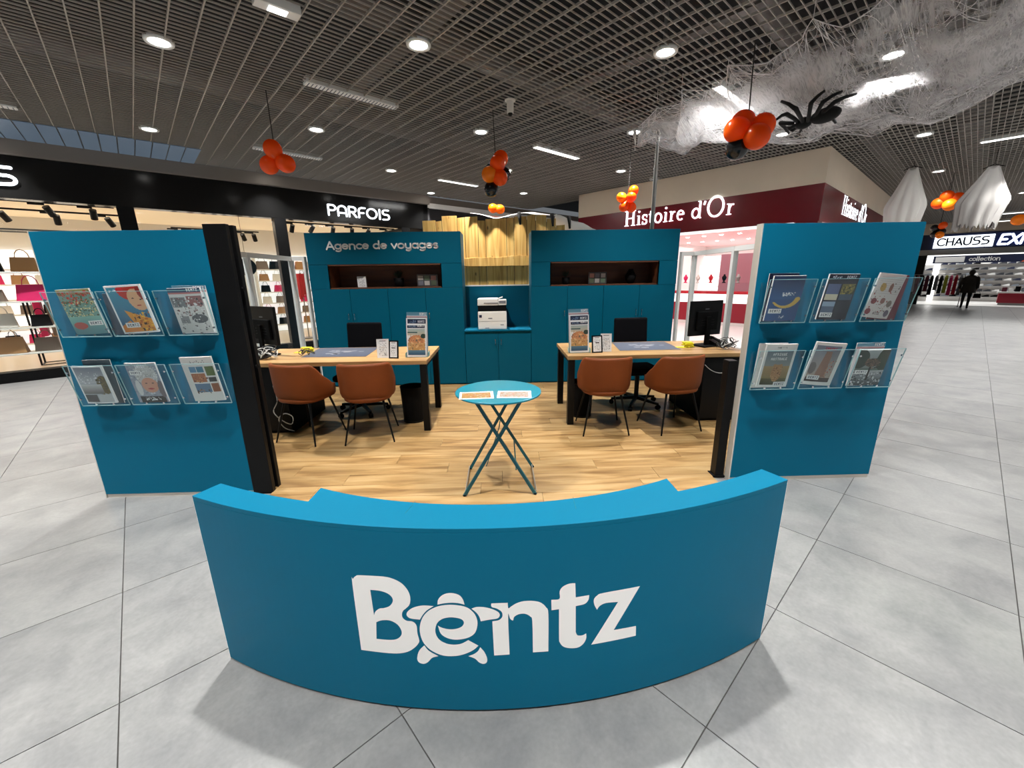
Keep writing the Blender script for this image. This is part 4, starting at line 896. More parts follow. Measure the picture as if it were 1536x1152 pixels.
def c_beach(seed=30):
    a = canvas(c=(236, 238, 240)); rect(a, .06, .0, .94, .12, (24, 40, 70)); word(a, 'BENTZ', 34, 2, (245, 245, 245)); speck(a, .12, .03, .5, .09, 30, [(120, 140, 170)], seed, 1); grad(a, .06, .14, .94, .34, (170, 190, 190), (200, 190, 170)); rect(a, .06, .24, .55, .27, (50, 90, 90)); oval(a, .5, .5, .42, .17, (206, 140, 96)); grad(a, .06, .56, .94, .8, (206, 160, 110), (196, 150, 90)); speck(a, .06, .3, .94, .78, 90, [(170, 110, 70), (226, 190, 140), (120, 110, 90)], seed + 1, 3); oval(a, .85, .36, .14, .07, (50, 70, 60)); grad(a, .06, .8, .94, .95, (90, 130, 150), (50, 80, 110)); border(a, (238, 242, 244), 3); return a
def c_band():
    a = canvas(c=(238, 240, 242)); rect(a, .08, .03, .95, .14, (24, 40, 70)); word(a, 'BENTZ', 34, 5, (245, 245, 245)); speck(a, .12, .05, .5, .12, 24, [(120, 140, 170)], 40, 1); return a
def c_topband():
    a = canvas(c=(236, 236, 238)); grad(a, 0, 0, 1, .09, (80, 140, 165), (110, 150, 170)); word(a, 'BENTZ', 38, 1, (245, 245, 245)); rect(a, .0, .10, 1, .13, (196, 150, 156)); return a
def c_sheet(seed, head=(40, 60, 70)):
    a = canvas(c=(240, 238, 232)); rect(a, .05, .03, .6, .08, head); word(a, 'BENTZ', 38, 1, head); rect(a, .07, .14, .93, .88, (150, 112, 56) if seed % 2 == 0 else (150, 140, 130)); speck(a, .08, .14, .92, .9, 150, [(120, 84, 40), (150, 140, 130), (160, 70, 30), (170, 170, 170), (150, 120, 60)], seed, 4); border(a, (240, 238, 232), 2); return a
def c_notice(seed, tint=(120, 120, 124)):
    a = canvas(c=(238, 238, 238)); rect(a, .2, .06, .8, .1, (90, 90, 96)); speck(a, .14, .16, .86, .92, 130, [tint, (200, 200, 200), (160, 160, 164)], seed, 3); return a
def c_photos(seed):
    a = canvas(40, 30, (60, 60, 62)); 
    for q in range(3):
        for r_ in range(2): rect(a, .05 + q * .32, .1 + r_ * .45, .3 + q * .32, .48 + r_ * .45, [(150, 146, 140), (90, 110, 90), (170, 120, 110), (110, 110, 120), (180, 176, 170), (80, 90, 70)][(q + r_ * 3 + seed) % 6])
    return a
def booklet(name, cv, w, h, th, loc, rot, label, cat='brochure', group=None, curve=0.0, parent=None):
    """paper block in the xz plane facing -y, its cover printed with flat colours; origin at the bottom middle"""
    ny, nx = cv.shape[:2]; vs, fs, cols = [], [], []
    lin = np.where(cv / 255 <= .04045, cv / 255 / 12.92, ((cv / 255 + .055) / 1.055) ** 2.4)
    def bend(x, z): return -curve * sin(pi * (x / w + .5)) * 1.0
    for j in range(ny + 1):
        for i in range(nx + 1):
            x = -w / 2 + w * i / nx; z = h - h * j / ny; vs.append((x, bend(x, z), z))
    for j in range(ny):
        for i in range(nx):
            a = j * (nx + 1) + i; fs.append((a, a + nx + 1, a + nx + 2, a + 1)); cols.append(lin[j, i])
    b = len(vs)
    for i in range(nx + 1):
        x = -w / 2 + w * i / nx; vs += [(x, bend(x, 0), 0), (x, bend(x, 0) + th, 0), (x, bend(x, h), h), (x, bend(x, h) + th, h)]
    for i in range(nx):
        a = b + i * 4; c = a + 4
        fs += [(a, a + 1, c + 1, c), (a + 2, c + 2, c + 3, a + 3), (a + 1, a + 3, c + 3, c + 1)]; cols += [(.72, .72, .70)] * 3
    e = b + nx * 4
    fs += [(b, b + 2, b + 3, b + 1), (e, e + 1, e + 3, e + 2)]; cols += [(.72, .72, .70)] * 2
    me = bpy.data.meshes.new(name); me.from_pydata(vs, [], fs)
    ca = me.color_attributes.new('Col', 'FLOAT_COLOR', 'CORNER')
    buf = np.ones((len(me.loops), 4), dtype=np.float32); k = 0
    for f, c in zip(fs, cols): buf[k:k + len(f), :3] = c; k += len(f)
    ca.data.foreach_set('color', buf.ravel()); me.materials.append(M['print'])
    o = bpy.data.objects.new(name, me); COL.objects.link(o); o.location = loc; o.rotation_euler = rot
    if parent: o.parent = parent
    else: tag(o, label, cat, group)
    return o
BR = [  # x bottom, z bottom, roll, w, h, cover, depth in the pocket, label
 (-2.80, 1.262, -.04, .215, .305, c_poppy, 'brochure with a poppy meadow cover, upper left pocket of the left wall'),
 (-2.47, 1.262, -.05, .235, .325, c_redhair, 'large white-bordered magazine with a red-haired woman on a blue cover'),
 (-2.09, 1.262, -.02, .215, .305, c_collage, 'grey newspaper-like leaflet with a dark blue top band, upper right pocket of the left wall'),
 (-2.865, .770, .0, .205, .285, c_balcony, 'white-bordered magazine with a terrace and tree photo, lower left pocket of the left wall'),
 (-2.50, .770, .0, .205, .300, c_woolhat, 'magazine with a smiling face in a grey woolly hat'),
 (-2.105, .770, -.02, .215, .335, c_whitegrid, 'white brochure with a grid of seven small photos'),
 (1.995, 1.277, .0, .225, .315, c_bluesmile, 'blue brochure with a golden curved crescent on it'),
 (2.37, 1.277, .02, .215, .320, c_navyfour, 'navy brochure with four small landscape photos'),
 (2.69, 1.277, .10, .190, .310, c_asia, 'cream brochure with scattered little drawings, upper right pocket of the right wall'),
 (2.01, .785, .01, .225, .335, c_africa, 'white-bordered brochure with a big cat and two lines of white capitals'),
 (2.345, .785, .09, .225, .330, c_images, 'white-bordered magazine with red capitals over a rocky tower'),
 (2.715, .785, .0, .225, .280, c_lake, 'brochure with a lone tree standing in a lake'),
]
for (x, z, ro, w, h, cf, lb) in BR:
    booklet('brochure', cf(), w, h, .012, (x, PY - .028, z + abs(ro) * w / 2), (radians(9.5), ro, 0), lb, curve=.006)
# magazines standing behind the front ones
booklet('brochure', c_topband(), .22, .325, .006, (-2.08, PY - .014, 1.256), (radians(6), .0, 0), 'teal-topped leaflet peeking out behind the grey newspaper-like leaflet')
booklet('brochure', canvas(c=(46, 64, 74)), .19, .325, .006, (-2.82, PY - .014, .764), (radians(5), .0, 0), 'dark brochure peeking out behind the terrace magazine')
booklet('brochure', canvas(c=(20, 30, 60)), .21, .335, .006, (1.975, PY - .014, 1.271), (radians(5), .0, 0), 'dark navy booklet peeking out behind the blue crescent brochure')
booklet('brochure', canvas(c=(205, 205, 202)), .21, .340, .008, (1.975, PY - .014, .778), (radians(5), .0, 0), 'pale grey booklet showing left of the big cat brochure')
booklet('brochure', c_topband(), .21, .330, .006, (2.70, PY - .014, .778), (radians(5), .0, 0), 'booklet with a silver top edge behind the lake brochure')
booklet('brochure', canvas(c=(92, 14, 34)), .21, .315, .006, (2.75, PY - .014, 1.271), (radians(5), .05, 0), 'burgundy booklet behind the cream brochure with drawings')
booklet('brochure', canvas(c=(60, 74, 90)), .12, .28, .004, (-2.60, PY - .016, 1.256), (radians(5), .0, 0), 'slim slate-blue leaflet at the left of the red-haired woman magazine')

# =================================================================== GLAZED SIDE PARTITIONS
def partition(x, sgn, label):
    t = thing('glazed_partition', (x, 2.98, 0), label, 'partition')
    yy = [0.02, 1.03, 2.07, 3.12]
    for k, y in enumerate(yy): MB().box(-.03, .03, y - .028, y + .028, FZ, 1.925).build('frame_post', M['alu'], t, bevel=.002)
    for a, b in zip(yy, yy[1:]):
        MB().box(-.025, .025, a + .028, b - .028, 1.87, 1.925).build('top_rail', M['alu'], t)
        MB().box(-.025, .025, a + .028, b - .028, FZ, .08).build('bottom_rail', M['alu'], t)
        MB().box(-.003, .003, a + .028, b - .028, .08, 1.87).build('glass_pane', M['glass'], t)
    MB().box(min(0, -sgn * .20), max(0, -sgn * .20), 3.09, 3.148, 1.87, 1.925).build('top_rail', M['alu'], t)
    MB().box(min(-sgn * .175, -sgn * .205), max(-sgn * .175, -sgn * .205), 3.08, 3.16, FZ, 1.925).build('frame_post', M['alu'], t)
partition(-2.95, -1, 'white aluminium framed glass partition closing the left side of the kiosk')
partition(2.84, 1, 'white aluminium framed glass partition closing the right side of the kiosk')

# =================================================================== BACK WALL CABINETS
BY = 6.10
def tower(x0, x1, nx0, nx1, label, texted):
    t = thing('wall_cabinet', ((x0 + x1) / 2, BY, 0), label, 'cabinet')
    c = (x0 + x1) / 2; x0 -= c; x1 -= c; nx0 -= c; nx1 -= c
    z1, z2, zt = 1.47, 1.81, 2.24; D = .46
    g = MB(); g.box(x0 + .002, x1 - .002, .02, D, FZ, z1); g.box(x0 + .002, x1 - .002, .02, D, z2, zt - .002)
    g.box(x0 + .002, nx0 - .02, .02, D, z1, z2); g.box(nx1 + .02, x1 - .002, .02, D, z1, z2); g.box(nx0 - .02, nx1 + .02, D - .05, D, z1, z2)
    g.build('carcass', M['teal_door'], t)
    MB().box(x0, x1, 0, .018, z2 + .002, zt).build('header_panel', M['teal_door'], t, bevel=.0015)
    MB().box(x0, nx0, 0, .018, z1 + .002, z2 - .002).build('side_panel', M['teal_door'], t, bevel=.001)
    MB().box(nx1, x1, 0, .018, z1 + .002, z2 - .002).build('side_panel', M['teal_door'], t, bevel=.001)
    nb = MB(); nb.box(nx0 - .018, nx0, .0, D - .06, z1, z2); nb.box(nx1, nx1 + .018, .0, D - .06, z1, z2); nb.box(nx0, nx1, .004, D - .06, z1 + .001, z1 + .018)
    nb.box(nx0, nx1, .004, D - .06, z2 - .018, z2 - .001); nb.box(nx0, nx1, D - .07, D - .052, z1, z2)
    nb.build('niche_lining', M['brownwood'], t)
    w = (x1 - x0) / 4
    for k in range(4):
        a, b = x0 + k * w + .0025, x0 + (k + 1) * w - .0025
        d = MB().box(a, b, 0, .018, .03, z1 - .002).build('door', M['teal_door'], t, bevel=.0015)
        hx = (b - .04) if k % 2 == 0 else (a + .04)
        hm = MB().tube([(hx, -.001, 1.03), (hx, -.03, 1.035), (hx, -.03, 1.115), (hx, -.001, 1.12)], .006, 8); hm.build('handle', M['chrome'], d)
    MB().box(x0 + .01, x1 - .01, .03, D, FZ - .003, .03).build('plinth', M['teal_door'], t)
    sx = x1 - .006 if c < 0 else x0 + .006
    MB().box(sx - .006, sx + .006, D, D + .012, 1.40, zt).build('pale_edge_strip', M['white'], t)
    if texted:
        l = letters('Agence de voyages', .107, .185, .008); sc = 1.575 / l.width
        l = letters('Agence de voyages', .107, .185, .008, squash=sc); build_letters(l, M['white'], t, (-2.43 - c, 0, 2.018))
    return t
tower(-2.72, -.54, -2.43, -.85, 'tall teal cabinet wall with the white lettering and a dark niche, left of the printer', True)
tower(.462, 2.60, .755, 2.315, 'tall teal cabinet wall with a dark niche and no lettering, right of the printer', False)
t = thing('low_cabinet', (-.039, BY, 0), 'low teal cabinet with two doors under the printer between the tall cabinets', 'cabinet')
MB().box(-.498, .498, .02, .46, FZ, .825).build('carcass', M['teal_door'], t)
MB().box(-.50, .50, .43, .46, .845, 1.475).build('back_panel', M['teal_door'], t)
MB().box(-.50, .50, .425, .465, 1.475, 1.492).build('pale_edge_strip', M['white'], t)
MB().box(-.50, .50, -.02, .43, .825, .845).build('cabinet_top', M['teal'], t, bevel=.002)
for k, (a, b) in enumerate(((-.497, -.003), (.003, .497))):
    d = MB().box(a, b, 0, .018, .03, .822).build('door', M['teal_door'], t, bevel=.0015)
    hx = b - .04 if k == 0 else a + .04
    MB().tube([(hx, -.001, .62), (hx, -.03, .625), (hx, -.03, .705), (hx, -.001, .71)], .006, 8).build('handle', M['chrome'], d)
# printer
t = thing('printer', (-.12, BY + .03, .845), 'off-white office printer with a black band on the low teal cabinet', 'printer')
MB().box(-.215, .215, 0, .36, 0, .27).build('body', M['printer'], t, bevel=.012)
MB().box(-.21, .21, .012, .35, .27, .355).build('black_band', M['screen'], t)
MB().box(-.215, .09, -.005, .36, .355, .455).build('scanner_lid', M['printer'], t, bevel=.01)
MB().box(-.12, .09, -.012, .0, .385, .398).build('feeder_slot', M['greyc'], t)
MB().box(.095, .215, -.01, .16, .36, .44).build('control_panel', M['printer'], t, bevel=.006)
MB().box(.105, .205, -.013, -.009, .385, .425).build('panel_screen', M['greyc'], t)
MB().bar((.06, .1, .44), (.16, .1, .475), .12, .01).build('open_tray_flap', M['printer'], t)
MB().box(-.195, -.155, -.003, .0, .18, .22).build('blue_badge', M['navy'], t)
for q4 in ((-.06, .0, .16, .175), (-.11, -.05, .02, .03), (.12, .17, .065, .075)): MB().box(q4[0], q4[1], -.003, 0, q4[2], q4[3]).build('grey_print', M['greyc'], t)
MB().box(-.20, .20, -.002, .002, .122, .126).build('tray_joint', M['greyc'], t)
# niche contents
NZ = 1.489
booklet('photo_card', c_notice(51), .13, .155, .02, (-2.03, BY + .14, NZ), (radians(4), 0, radians(-6)), 'white card box standing in the left niche', 'card')
t = thing('potted_plant', (-1.50, BY + .2, NZ), 'dark potted plant in the middle of the left niche', 'plant')
def pot_plant(t, s=1.0, spiky=False):
    MB().lathe([(.035 * s, 0), (.05 * s, .01), (.06 * s, .10 * s), (.052 * s, .10 * s), (.045 * s, .09 * s)], 18).build('pot', M['blackm'], t, smooth=True)
    g = MB(); q = random.Random(3)
    for k in range(46):
        a = q.uniform(0, 2 * pi); e = q.uniform(.3, 1.4); L = (.13 if spiky else .10) * s * q.uniform(.7, 1.1)
        d = Vector((cos(a) * cos(e), sin(a) * cos(e), sin(e))) * L; b = Vector((0, 0, .10 * s)); sd = Vector((-sin(a), cos(a), 0)) * (.006 if spiky else .014)
        g.add([b, b + d * .6 + sd, b + d, b + d * .6 - sd], [(0, 1, 2, 3)])
    g.build('foliage', M['green'], t)
pot_plant(t, 1.25)
booklet('photo_board', c_photos(0), .30, .17, .015, (-1.07, BY + .16, NZ), (radians(6), 0, radians(5)), 'dark photo collage board in the left niche', 'picture')
t = thing('potted_plant', (1.00, BY + .2, NZ), 'small spiky dark plant at the left of the right niche', 'plant'); pot_plant(t, 1.0, True)
booklet('photo_board', c_photos(2), .27, .17, .015, (1.47, BY + .16, NZ), (radians(6), 0, 0), 'dark photo collage board in the right niche', 'picture')
t = thing('vase', (1.98, BY + .2, NZ), 'dark rounded vase at the right of the right niche', 'vase')
MB().lathe([(.04, 0), (.07, .05), (.08, .11), (.05, .17), (.035, .2), (.04, .21), (.03, .2)], 20).build('vase_body', M['blackm'], t, smooth=True)

# =================================================================== DESKS
def desk(x0, x1, y0, y1, side, label):
    cx = (x0 + x1) / 2; t = thing('desk', (cx, y0, FZ), label, 'desk'); zt = .79 - FZ; d = y1 - y0
    a, b = x0 - cx, x1 - cx
    MB().box(a, b, 0, d, zt - .042, zt).build('tabletop', M['oak'], t, bevel=.003)
    s = 1 if side == 'L' else -1            # free end: right for the left desk
    fx = b if side == 'L' else a
    for yy in (.02, d - .09):
        q = sorted((fx - s * .012, fx - s * .082)); MB().box(q[0], q[1], yy, yy + .07, 0, zt - .042).build('leg', M['black'], t, bevel=.003)
    q = sorted((fx - s * .025, fx - s * .07)); MB().box(q[0], q[1], .09, d - .09, zt - .09, zt - .042).build('end_rail', M['black'], t)
    o = a if side == 'L' else b
    MB().box(min(o + s * .01, o + s * .47), max(o + s * .01, o + s * .47), .06, d - .03, .0, zt - .044).build('cabinet_body', M['blackm'], t, bevel=.003)
    MB().box(min(o + s * .02, o + s * .46), max(o + s * .02, o + s * .46), .045, .06, .03, zt - .06).build('cabinet_door', M['black'], t)
    MB().box(min(o + s * .47, fx - s * .09), max(o + s * .47, fx - s * .09), d - .10, d - .08, zt - .10, zt - .042).build('rear_rail', M['black'], t)
desk(-2.72, -.765, 4.12, 5.03, 'L', 'oak-topped desk with black legs on the left of the kiosk')
desk(.705, 2.66, 4.20, 5.08, 'R', 'oak-topped desk with black legs on the right of the kiosk')
DZ = .7905
# desk mats
def deskmat(pts, label):
    cx = sum(p[0] for p in pts) / 4; cy = sum(p[1] for p in pts) / 4
    t = thing('desk_mat', (cx, cy, DZ), label, 'desk mat')
    MB().prism([(p[0] - cx, p[1] - cy) for p in pts], 0, .002).build('mat_sheet', M['mat_slate'], t)
    g = MB(); q = random.Random(5)
    for k in range(16):
        x, y = q.uniform(-.22, .24), q.uniform(-.16, .12); r = q.uniform(.015, .05); n = 7
        g.prism([(x + r * q.uniform(.6, 1.4) * cos(2 * pi * i / n), y + r * .7 * q.uniform(.6, 1.3) * sin(2 * pi * i / n)) for i in range(n)], .0021, .0024)
    g.build('printed_map', M['mat_print'], t)
M['mat_print'] = mat('map_print', srgb(128, 128, 132), .5)
deskmat([(-2.18, 4.42), (-1.47, 4.40), (-1.50, 4.99), (-2.22, 5.0)], 'slate-coloured map desk mat on the left desk')
deskmat([(1.33, 4.46), (2.03, 4.47), (2.06, 5.03), (1.40, 5.04)], 'slate-coloured map desk mat on the right desk')

# chairs -----------------------------------------------------------------------
def tub_chair():
    t = thing('tub_chair', (0, 0, 0), 'x', 'chair')
    def sup(a, rx, ry, e=2.6):
        c, s = cos(a), sin(a); return (rx * abs(c) ** (2 / e) * (1 if c >= 0 else -1), ry * abs(s) ** (2 / e) * (1 if s >= 0 else -1))
    na = 40; A = [-pi / 2 + radians(-122 + 244 * k / na) for k in range(na + 1)]
    def top(a):
        d = abs(math.degrees(a + pi / 2)); 
        u = min(1, max(0, (d - 52) / 62)); return .825 - .25 * (u * u * (3 - 2 * u))
    def loop(a):
        zt = top(a); pts = []
        for (u, ro) in ((0, .74), (.04, .86), (.12, .955), (.25, .995), (.6, 1.0), (.93, 1.0), (1.0, .985)):
            z = .44 + (zt - .44) * u; fl = 1 + .06 * (z - .44) / .4
            x, y = sup(a, .262 * ro * fl, .25 * ro * fl); pts.append((x, y, z))
        for (u, ro) in ((1.0, .91), (.93, .88), (.6, .86), (.28, .84)):
            z = .44 + (zt - .44) * u; fl = 1 + .06 * (z - .44) / .4
            x, y = sup(a, .262 * ro * fl, .25 * ro * fl); pts.append((x, y, z))
        return pts
    g = MB(); rowsP = [loop(a) for a in A]; m = len(rowsP[0])
    g.grid([r + [r[0]] for r in rowsP]); g.add(rowsP[0], [tuple(range(m))]); g.add(rowsP[-1], [tuple(range(m - 1, -1, -1))])
    g.build('backrest_shell', M['leather'], t, smooth=True)
    s = MB(); prof = ((.0, .50), (.6, .505), (.88, .50), (.97, .485), (1.0, .465), (.97, .445), (.85, .432), (0, .43)); P = []
    for (ro, z) in prof:
        P.append([(*[c * ro for c in sup(2 * pi * k / 32, .235, .245)], z) for k in range(33)])
    s.grid(P); s.build('seat', M['leather'], t, smooth=True)
    for sx in (-1, 1):
        for sy in (-1, 1):
            MB().tube([(sx * .15, sy * .14, .44), (sx * .235, sy * .235, FZ + .002)], .0095, 8, rr=[.012, .008]).build('leg', M['black'], t)
    MB().bar((-.15, -.14, .434), (.15, .14, .434), .03, .012).bar((-.15, .14, .434), (.15, -.14, .434), .03, .012).build('under_frame', M['black'], t)
    return t
ch0 = tub_chair()
CH = [(-2.00, 4.06, -17, 'tan leather tub chair farthest left, turned towards the right'), (-1.36, 4.04, 9, 'tan leather tub chair second from the left, nearest the left waste bin'),
      (1.065, 4.10, -1, 'tan leather tub chair at the right desk, in front of the waste bin'), (1.80, 4.11, 12, 'tan leather tub chair farthest right, beside the black cabinet')]
for k, (x, y, rz, lb) in enumerate(CH):
    c = ch0 if k == 0 else copy_tree(ch0); c.location = (x, y, 0); c.rotation_euler = (0, 0, radians(rz)); tag(c, lb, 'chair', 'tan tub chairs for visitors')

def office_chair():
    t = thing('office_chair', (0, 0, 0), 'x', 'chair')
    MB().box(-.235, .235, -.24, .22, .44, .52).build('seat', M['black_fabric'], t, bevel=.035)
    MB().add([(-.225, .26, .60), (.225, .26, .60), (.22, .30, 1.08), (-.22, .30, 1.08), (-.225, .31, .60), (.225, .31, .60), (.22, .345, 1.08), (-.22, .345, 1.08)],
             [(3, 2, 1, 0), (4, 5, 6, 7), (0, 1, 5, 4), (1, 2, 6, 5), (2, 3, 7, 6), (3, 0, 4, 7)]).build('backrest', M['black_fabric'], t, bevel=.02)
    MB().tube([(0, .1, .43), (0, .3, .45), (0, .335, .62), (0, .34, .8)], .022, 8).build('back_support', M['black'], t)
    MB().cyl(0, 0, .10, .43, .028, n=14).build('gas_column', M['black'], t)
    for k in range(5):
        a = 2 * pi * k / 5 + .35; e = (cos(a) * .30, sin(a) * .30)
        lg = MB().add([(-.02 * sin(a), .02 * cos(a), .09), (.02 * sin(a), -.02 * cos(a), .09), (e[0] + .013 * sin(a), e[1] - .013 * cos(a), .07), (e[0] - .013 * sin(a), e[1] + .013 * cos(a), .07),
                       (-.02 * sin(a), .02 * cos(a), .135), (.02 * sin(a), -.02 * cos(a), .135), (e[0] + .013 * sin(a), e[1] - .013 * cos(a), .095), (e[0] - .013 * sin(a), e[1] + .013 * cos(a), .095)],
                      [(3, 2, 1, 0), (4, 5, 6, 7), (0, 1, 5, 4), (1, 2, 6, 5), (2, 3, 7, 6), (3, 0, 4, 7)]).build('base_arm', M['black'], t)
        MB().cyl(0, 0, -.02, .02, .028, n=14, mx=Matrix.Translation((e[0], e[1], FZ + .028)) @ Matrix.Rotation(a + pi / 2, 4, 'Z') @ Matrix.Rotation(pi / 2, 4, 'Y')).cyl(e[0], e[1], FZ + .03, .09, .008, n=8).build('caster', M['blackm'], lg)
    return t
oc = office_chair(); oc.location = (-1.73, 4.86, 0); oc.rotation_euler = (0, 0, radians(-3)); tag(oc, 'black swivel office chair behind the left desk', 'chair', 'black office chairs for staff')
oc2 = copy_tree(oc); oc2.location = (1.70, 4.90, 0); oc2.rotation_euler = (0, 0, radians(4)); tag(oc2, 'black swivel office chair behind the right desk', 'chair')
# bins
def bin_(x, y, label):
    t = thing('waste_bin', (x, y, FZ), label, 'waste bin', group='black waste bins under the desks')
    MB().lathe([(.118, 0), (.135, .40), (.139, .405), (.139, .412), (.131, .412), (.128, .40), (.112, .01), (0, .01)], 28, closed=False).build('bin_body', M['blackm'], t, smooth=False)
    MB().lathe([(.119, .0), (.122, 0), (.123, .02), (.119, .02)], 28, closed=True).build('base_ring', M['black'], t)
bin_(-1.02, 4.50, 'round black waste bin beside the leg of the left desk')
bin_(.93, 4.55, 'round black waste bin behind the third tub chair')

# monitors
def monitor(x, y, rz, label, tall=.36, lean=0):
    t = thing('monitor', (x, y, DZ), label, 'monitor', radians(rz))
    MB().box(-.24, .24, -.012, .02, .12, .12 + tall).build('screen_panel', M['screen'], t, bevel=.006)
    MB().box(-.16, .16, -.035, -.012, .18, .40).build('rear_housing', M['blackm'], t, bevel=.008)
    MB().box(-.03, .03, -.06, -.035, .0, .34).build('stand', M['blackm'], t)
    MB().box(-.12, .12, -.14, .08, 0, .014).build('foot', M['blackm'], t, bevel=.004)
    MB().box(-.03, .03, -.0125, -.0118, .42, .432).build('badge', M['greyc'], t)
    for k in range(3): MB().box(-.10, .10, -.0362, -.035, .24 + k * .03, .245 + k * .03).build('vent_slot', M['black'], t)
monitor(2.40, 4.72, 20, 'black monitor seen from behind on the right desk', .40)
monitor(-2.64, 4.62, -30, 'black monitor seen from behind on the left desk beside the black post', .42)
def cable_mess(name, x, y, z, label, seed, mats, n=6, r=.13):
    t = thing(name, (x, y, z), label, 'cables')
    q = random.Random(seed)
    for k in range(n):
        pts = []; a0 = q.uniform(0, 6.28); ph = q.uniform(0, 6.28); fr = q.choice((1, 2, 3))
        for i in range(22):
            u = i / 21 * 2 * pi; rr = r * (.6 + .4 * sin(fr * u + ph))
            pts.append((rr * cos(u + a0), rr * .6 * sin(u + a0), .012 + .05 * abs(sin(fr * u * .5 + ph)) * (1 + k * .25)))
        MB().tube(pts, .0042, 6).build('cable_loop', mats[k % len(mats)], t, smooth=True)
cable_mess('cable_tangle', 2.52, 4.42, DZ, 'tangle of black cables at the right end of the right desk', 3, [M['cable'], M['cable'], M['cablew']], 7, .12)
cable_mess('cable_tangle', -2.52, 4.36, DZ, 'tangle of black and white cables at the left end of the left desk', 9, [M['cable'], M['cablew']], 7, .13)
cable_mess('cable_tangle', -2.17, 4.52, DZ, 'thin black cable looped on the left desk mat edge', 12, [M['cable']], 2, .10)
def phone(x, y, rz, label):
    t = thing('desk_phone', (x, y, DZ), label, 'telephone', radians(rz))
    MB().add([(-.08, -.09, 0), (.08, -.09, 0), (.08, .09, 0), (-.08, .09, 0), (-.08, -.09, .02), (.08, -.09, .02), (.08, .09, .07), (-.08, .09, .07)], [(3, 2, 1, 0), (4, 5, 6, 7), (0, 1, 5, 4), (1, 2, 6, 5), (2, 3, 7, 6), (3, 0, 4, 7)]).build('phone_base', M['screen'], t, bevel=.004)
    MB().tube([(-.05, -.08, .05), (-.055, -.03, .075), (-.055, .04, .095), (-.05, .085, .09)], .018, 10, rr=[.024, .015, .015, .024]).build('handset', M['screen'], t, smooth=True)
phone(2.56, 4.66, 20, 'black desk telephone behind the cables on the right desk')
phone(-2.63, 4.42, -10, 'black desk telephone at the left end of the left desk')
def notes(x, y, label, seed):
    t = thing('yellow_notes', (x, y, DZ), label, 'note pad'); q = random.Random(seed)
    for k in range(5):
        MB().box(-.05, .05, -.035, .035, k * .012, k * .012 + .011, Matrix.Rotation(q.uniform(-.5, .5), 4, 'Z') @ Matrix.Translation((q.uniform(-.02, .02), q.uniform(-.01, .01), 0))).build('pad', M['yellow'], t)
    MB().box(-.14, -.03, -.05, .02, 0, .004).build('loose_sheet', M['yellow'], t)
notes(2.17, 4.62, 'stack of yellow notes beside the right monitor', 2)
notes(-2.25, 4.74, 'yellow notes beside the left monitor', 5)
# brochure stands on the desks
def stand_set(x, y, rz, side):
    t = thing('brochure_stand', (x, y, DZ), f'clear leaning stand of cruise leaflets at the inner end of the {side} desk', 'brochure holder', radians(rz))
    MB().box(-.115, .115, 0, .15, 0, .004).build('base_plate', M['acrylic'], t)
    MB().bar((0, .145, .004), (0, .10, .42), .225, .004).build('back_plate', M['acrylic'], t)
    MB().bar((-.117, 0, .004), (-.117, 0, .05), .003, .14, Matrix.Translation((0, .07, 0))).bar((.117, 0, .004), (.117, 0, .05), .003, .14, Matrix.Translation((0, .07, 0))).build('side_cheek', M['acrylic_edge'], t)
    c, s = cos(radians(rz)), sin(radians(rz))
    def at(dx, dy): return (x + dx * c - dy * s, y + dx * s + dy * c)
    for k, (cf, h, w, dy, lb) in enumerate(((c_beach, .345, .205, .012, 'front leaflet with a beach photo on the %s desk'), (c_band, .405, .215, .045, 'white leaflet with a navy band, middle of the stand on the %s desk'), (c_topband, .465, .215, .080, 'blue-topped rear leaflet in the stand on the %s desk'))):
        p = at(0, dy); booklet('leaflet', cf(), w, h, .008, (p[0], p[1], DZ + .005), (radians(-4), radians(1.5 if side == 'left' else -1.5), radians(rz)), lb % side, 'leaflet')
stand_set(-.895, 4.28, 2, 'left'); stand_set(.86, 4.36, -3, 'right')
def notice(x, y, rz, w, h, black, label, seed, side):
    t = thing('sign_holder', (x, y, DZ), label, 'sign', radians(rz))
    mx = Matrix.Rotation(radians(-10), 4, 'X'); fr = M['black'] if black else M['white']; b = .014 if black else .007
    MB().box(-w / 2, w / 2, .004, .010, 0, h, mx).build('frame_back', fr, t)
    MB().box(-w / 2, -w / 2 + b, 0, .004, 0, h, mx).box(w / 2 - b, w / 2, 0, .004, 0, h, mx).box(-w / 2, w / 2, 0, .004, 0, b, mx).box(-w / 2, w / 2, 0, .004, h - b, h, mx).build('frame_rim', fr, t)
    MB().bar((0, .015 , h * .6), (0, .09, .002), .04, .003).build('easel_leg', fr, t)
    o = booklet('printed_sheet', c_notice(seed), w - 2 * b, h - 2 * b, .002, (0, .0035 , b), (radians(-10), 0, 0), '', parent=t)
notice(-1.255, 4.30, 6, .125, .20, False, 'white notice standing on the left desk', 61, 'left')
notice(-1.135, 4.25, -10, .105, .19, True, 'black-framed notice standing on the left desk', 62, 'left')
notice(1.055, 4.36, 8, .12, .19, True, 'black-framed notice standing on the right desk', 63, 'right')
notice(1.165, 4.42, -4, .12, .20, False, 'white notice standing on the right desk behind the black-framed one', 64, 'right')
MB_w = MB().tube(curve_pts([(-2.37, 4.14, .55), (-2.33, 4.10, .40), (-2.38, 4.09, .28), (-2.30, 4.09, .18), (-2.22, 4.10, .14), (-2.20, 4.10, .22), (-2.27, 4.09, .26), (-2.34, 4.09, .2), (-2.30, 4.10, .10), (-2.2, 4.10, .06)]), .005, 6)
o = MB_w.build('hanging_cable', M['cablew'], None, smooth=True); tag(o, 'pale cable hanging in a loop in front of the left black cabinet', 'cable')
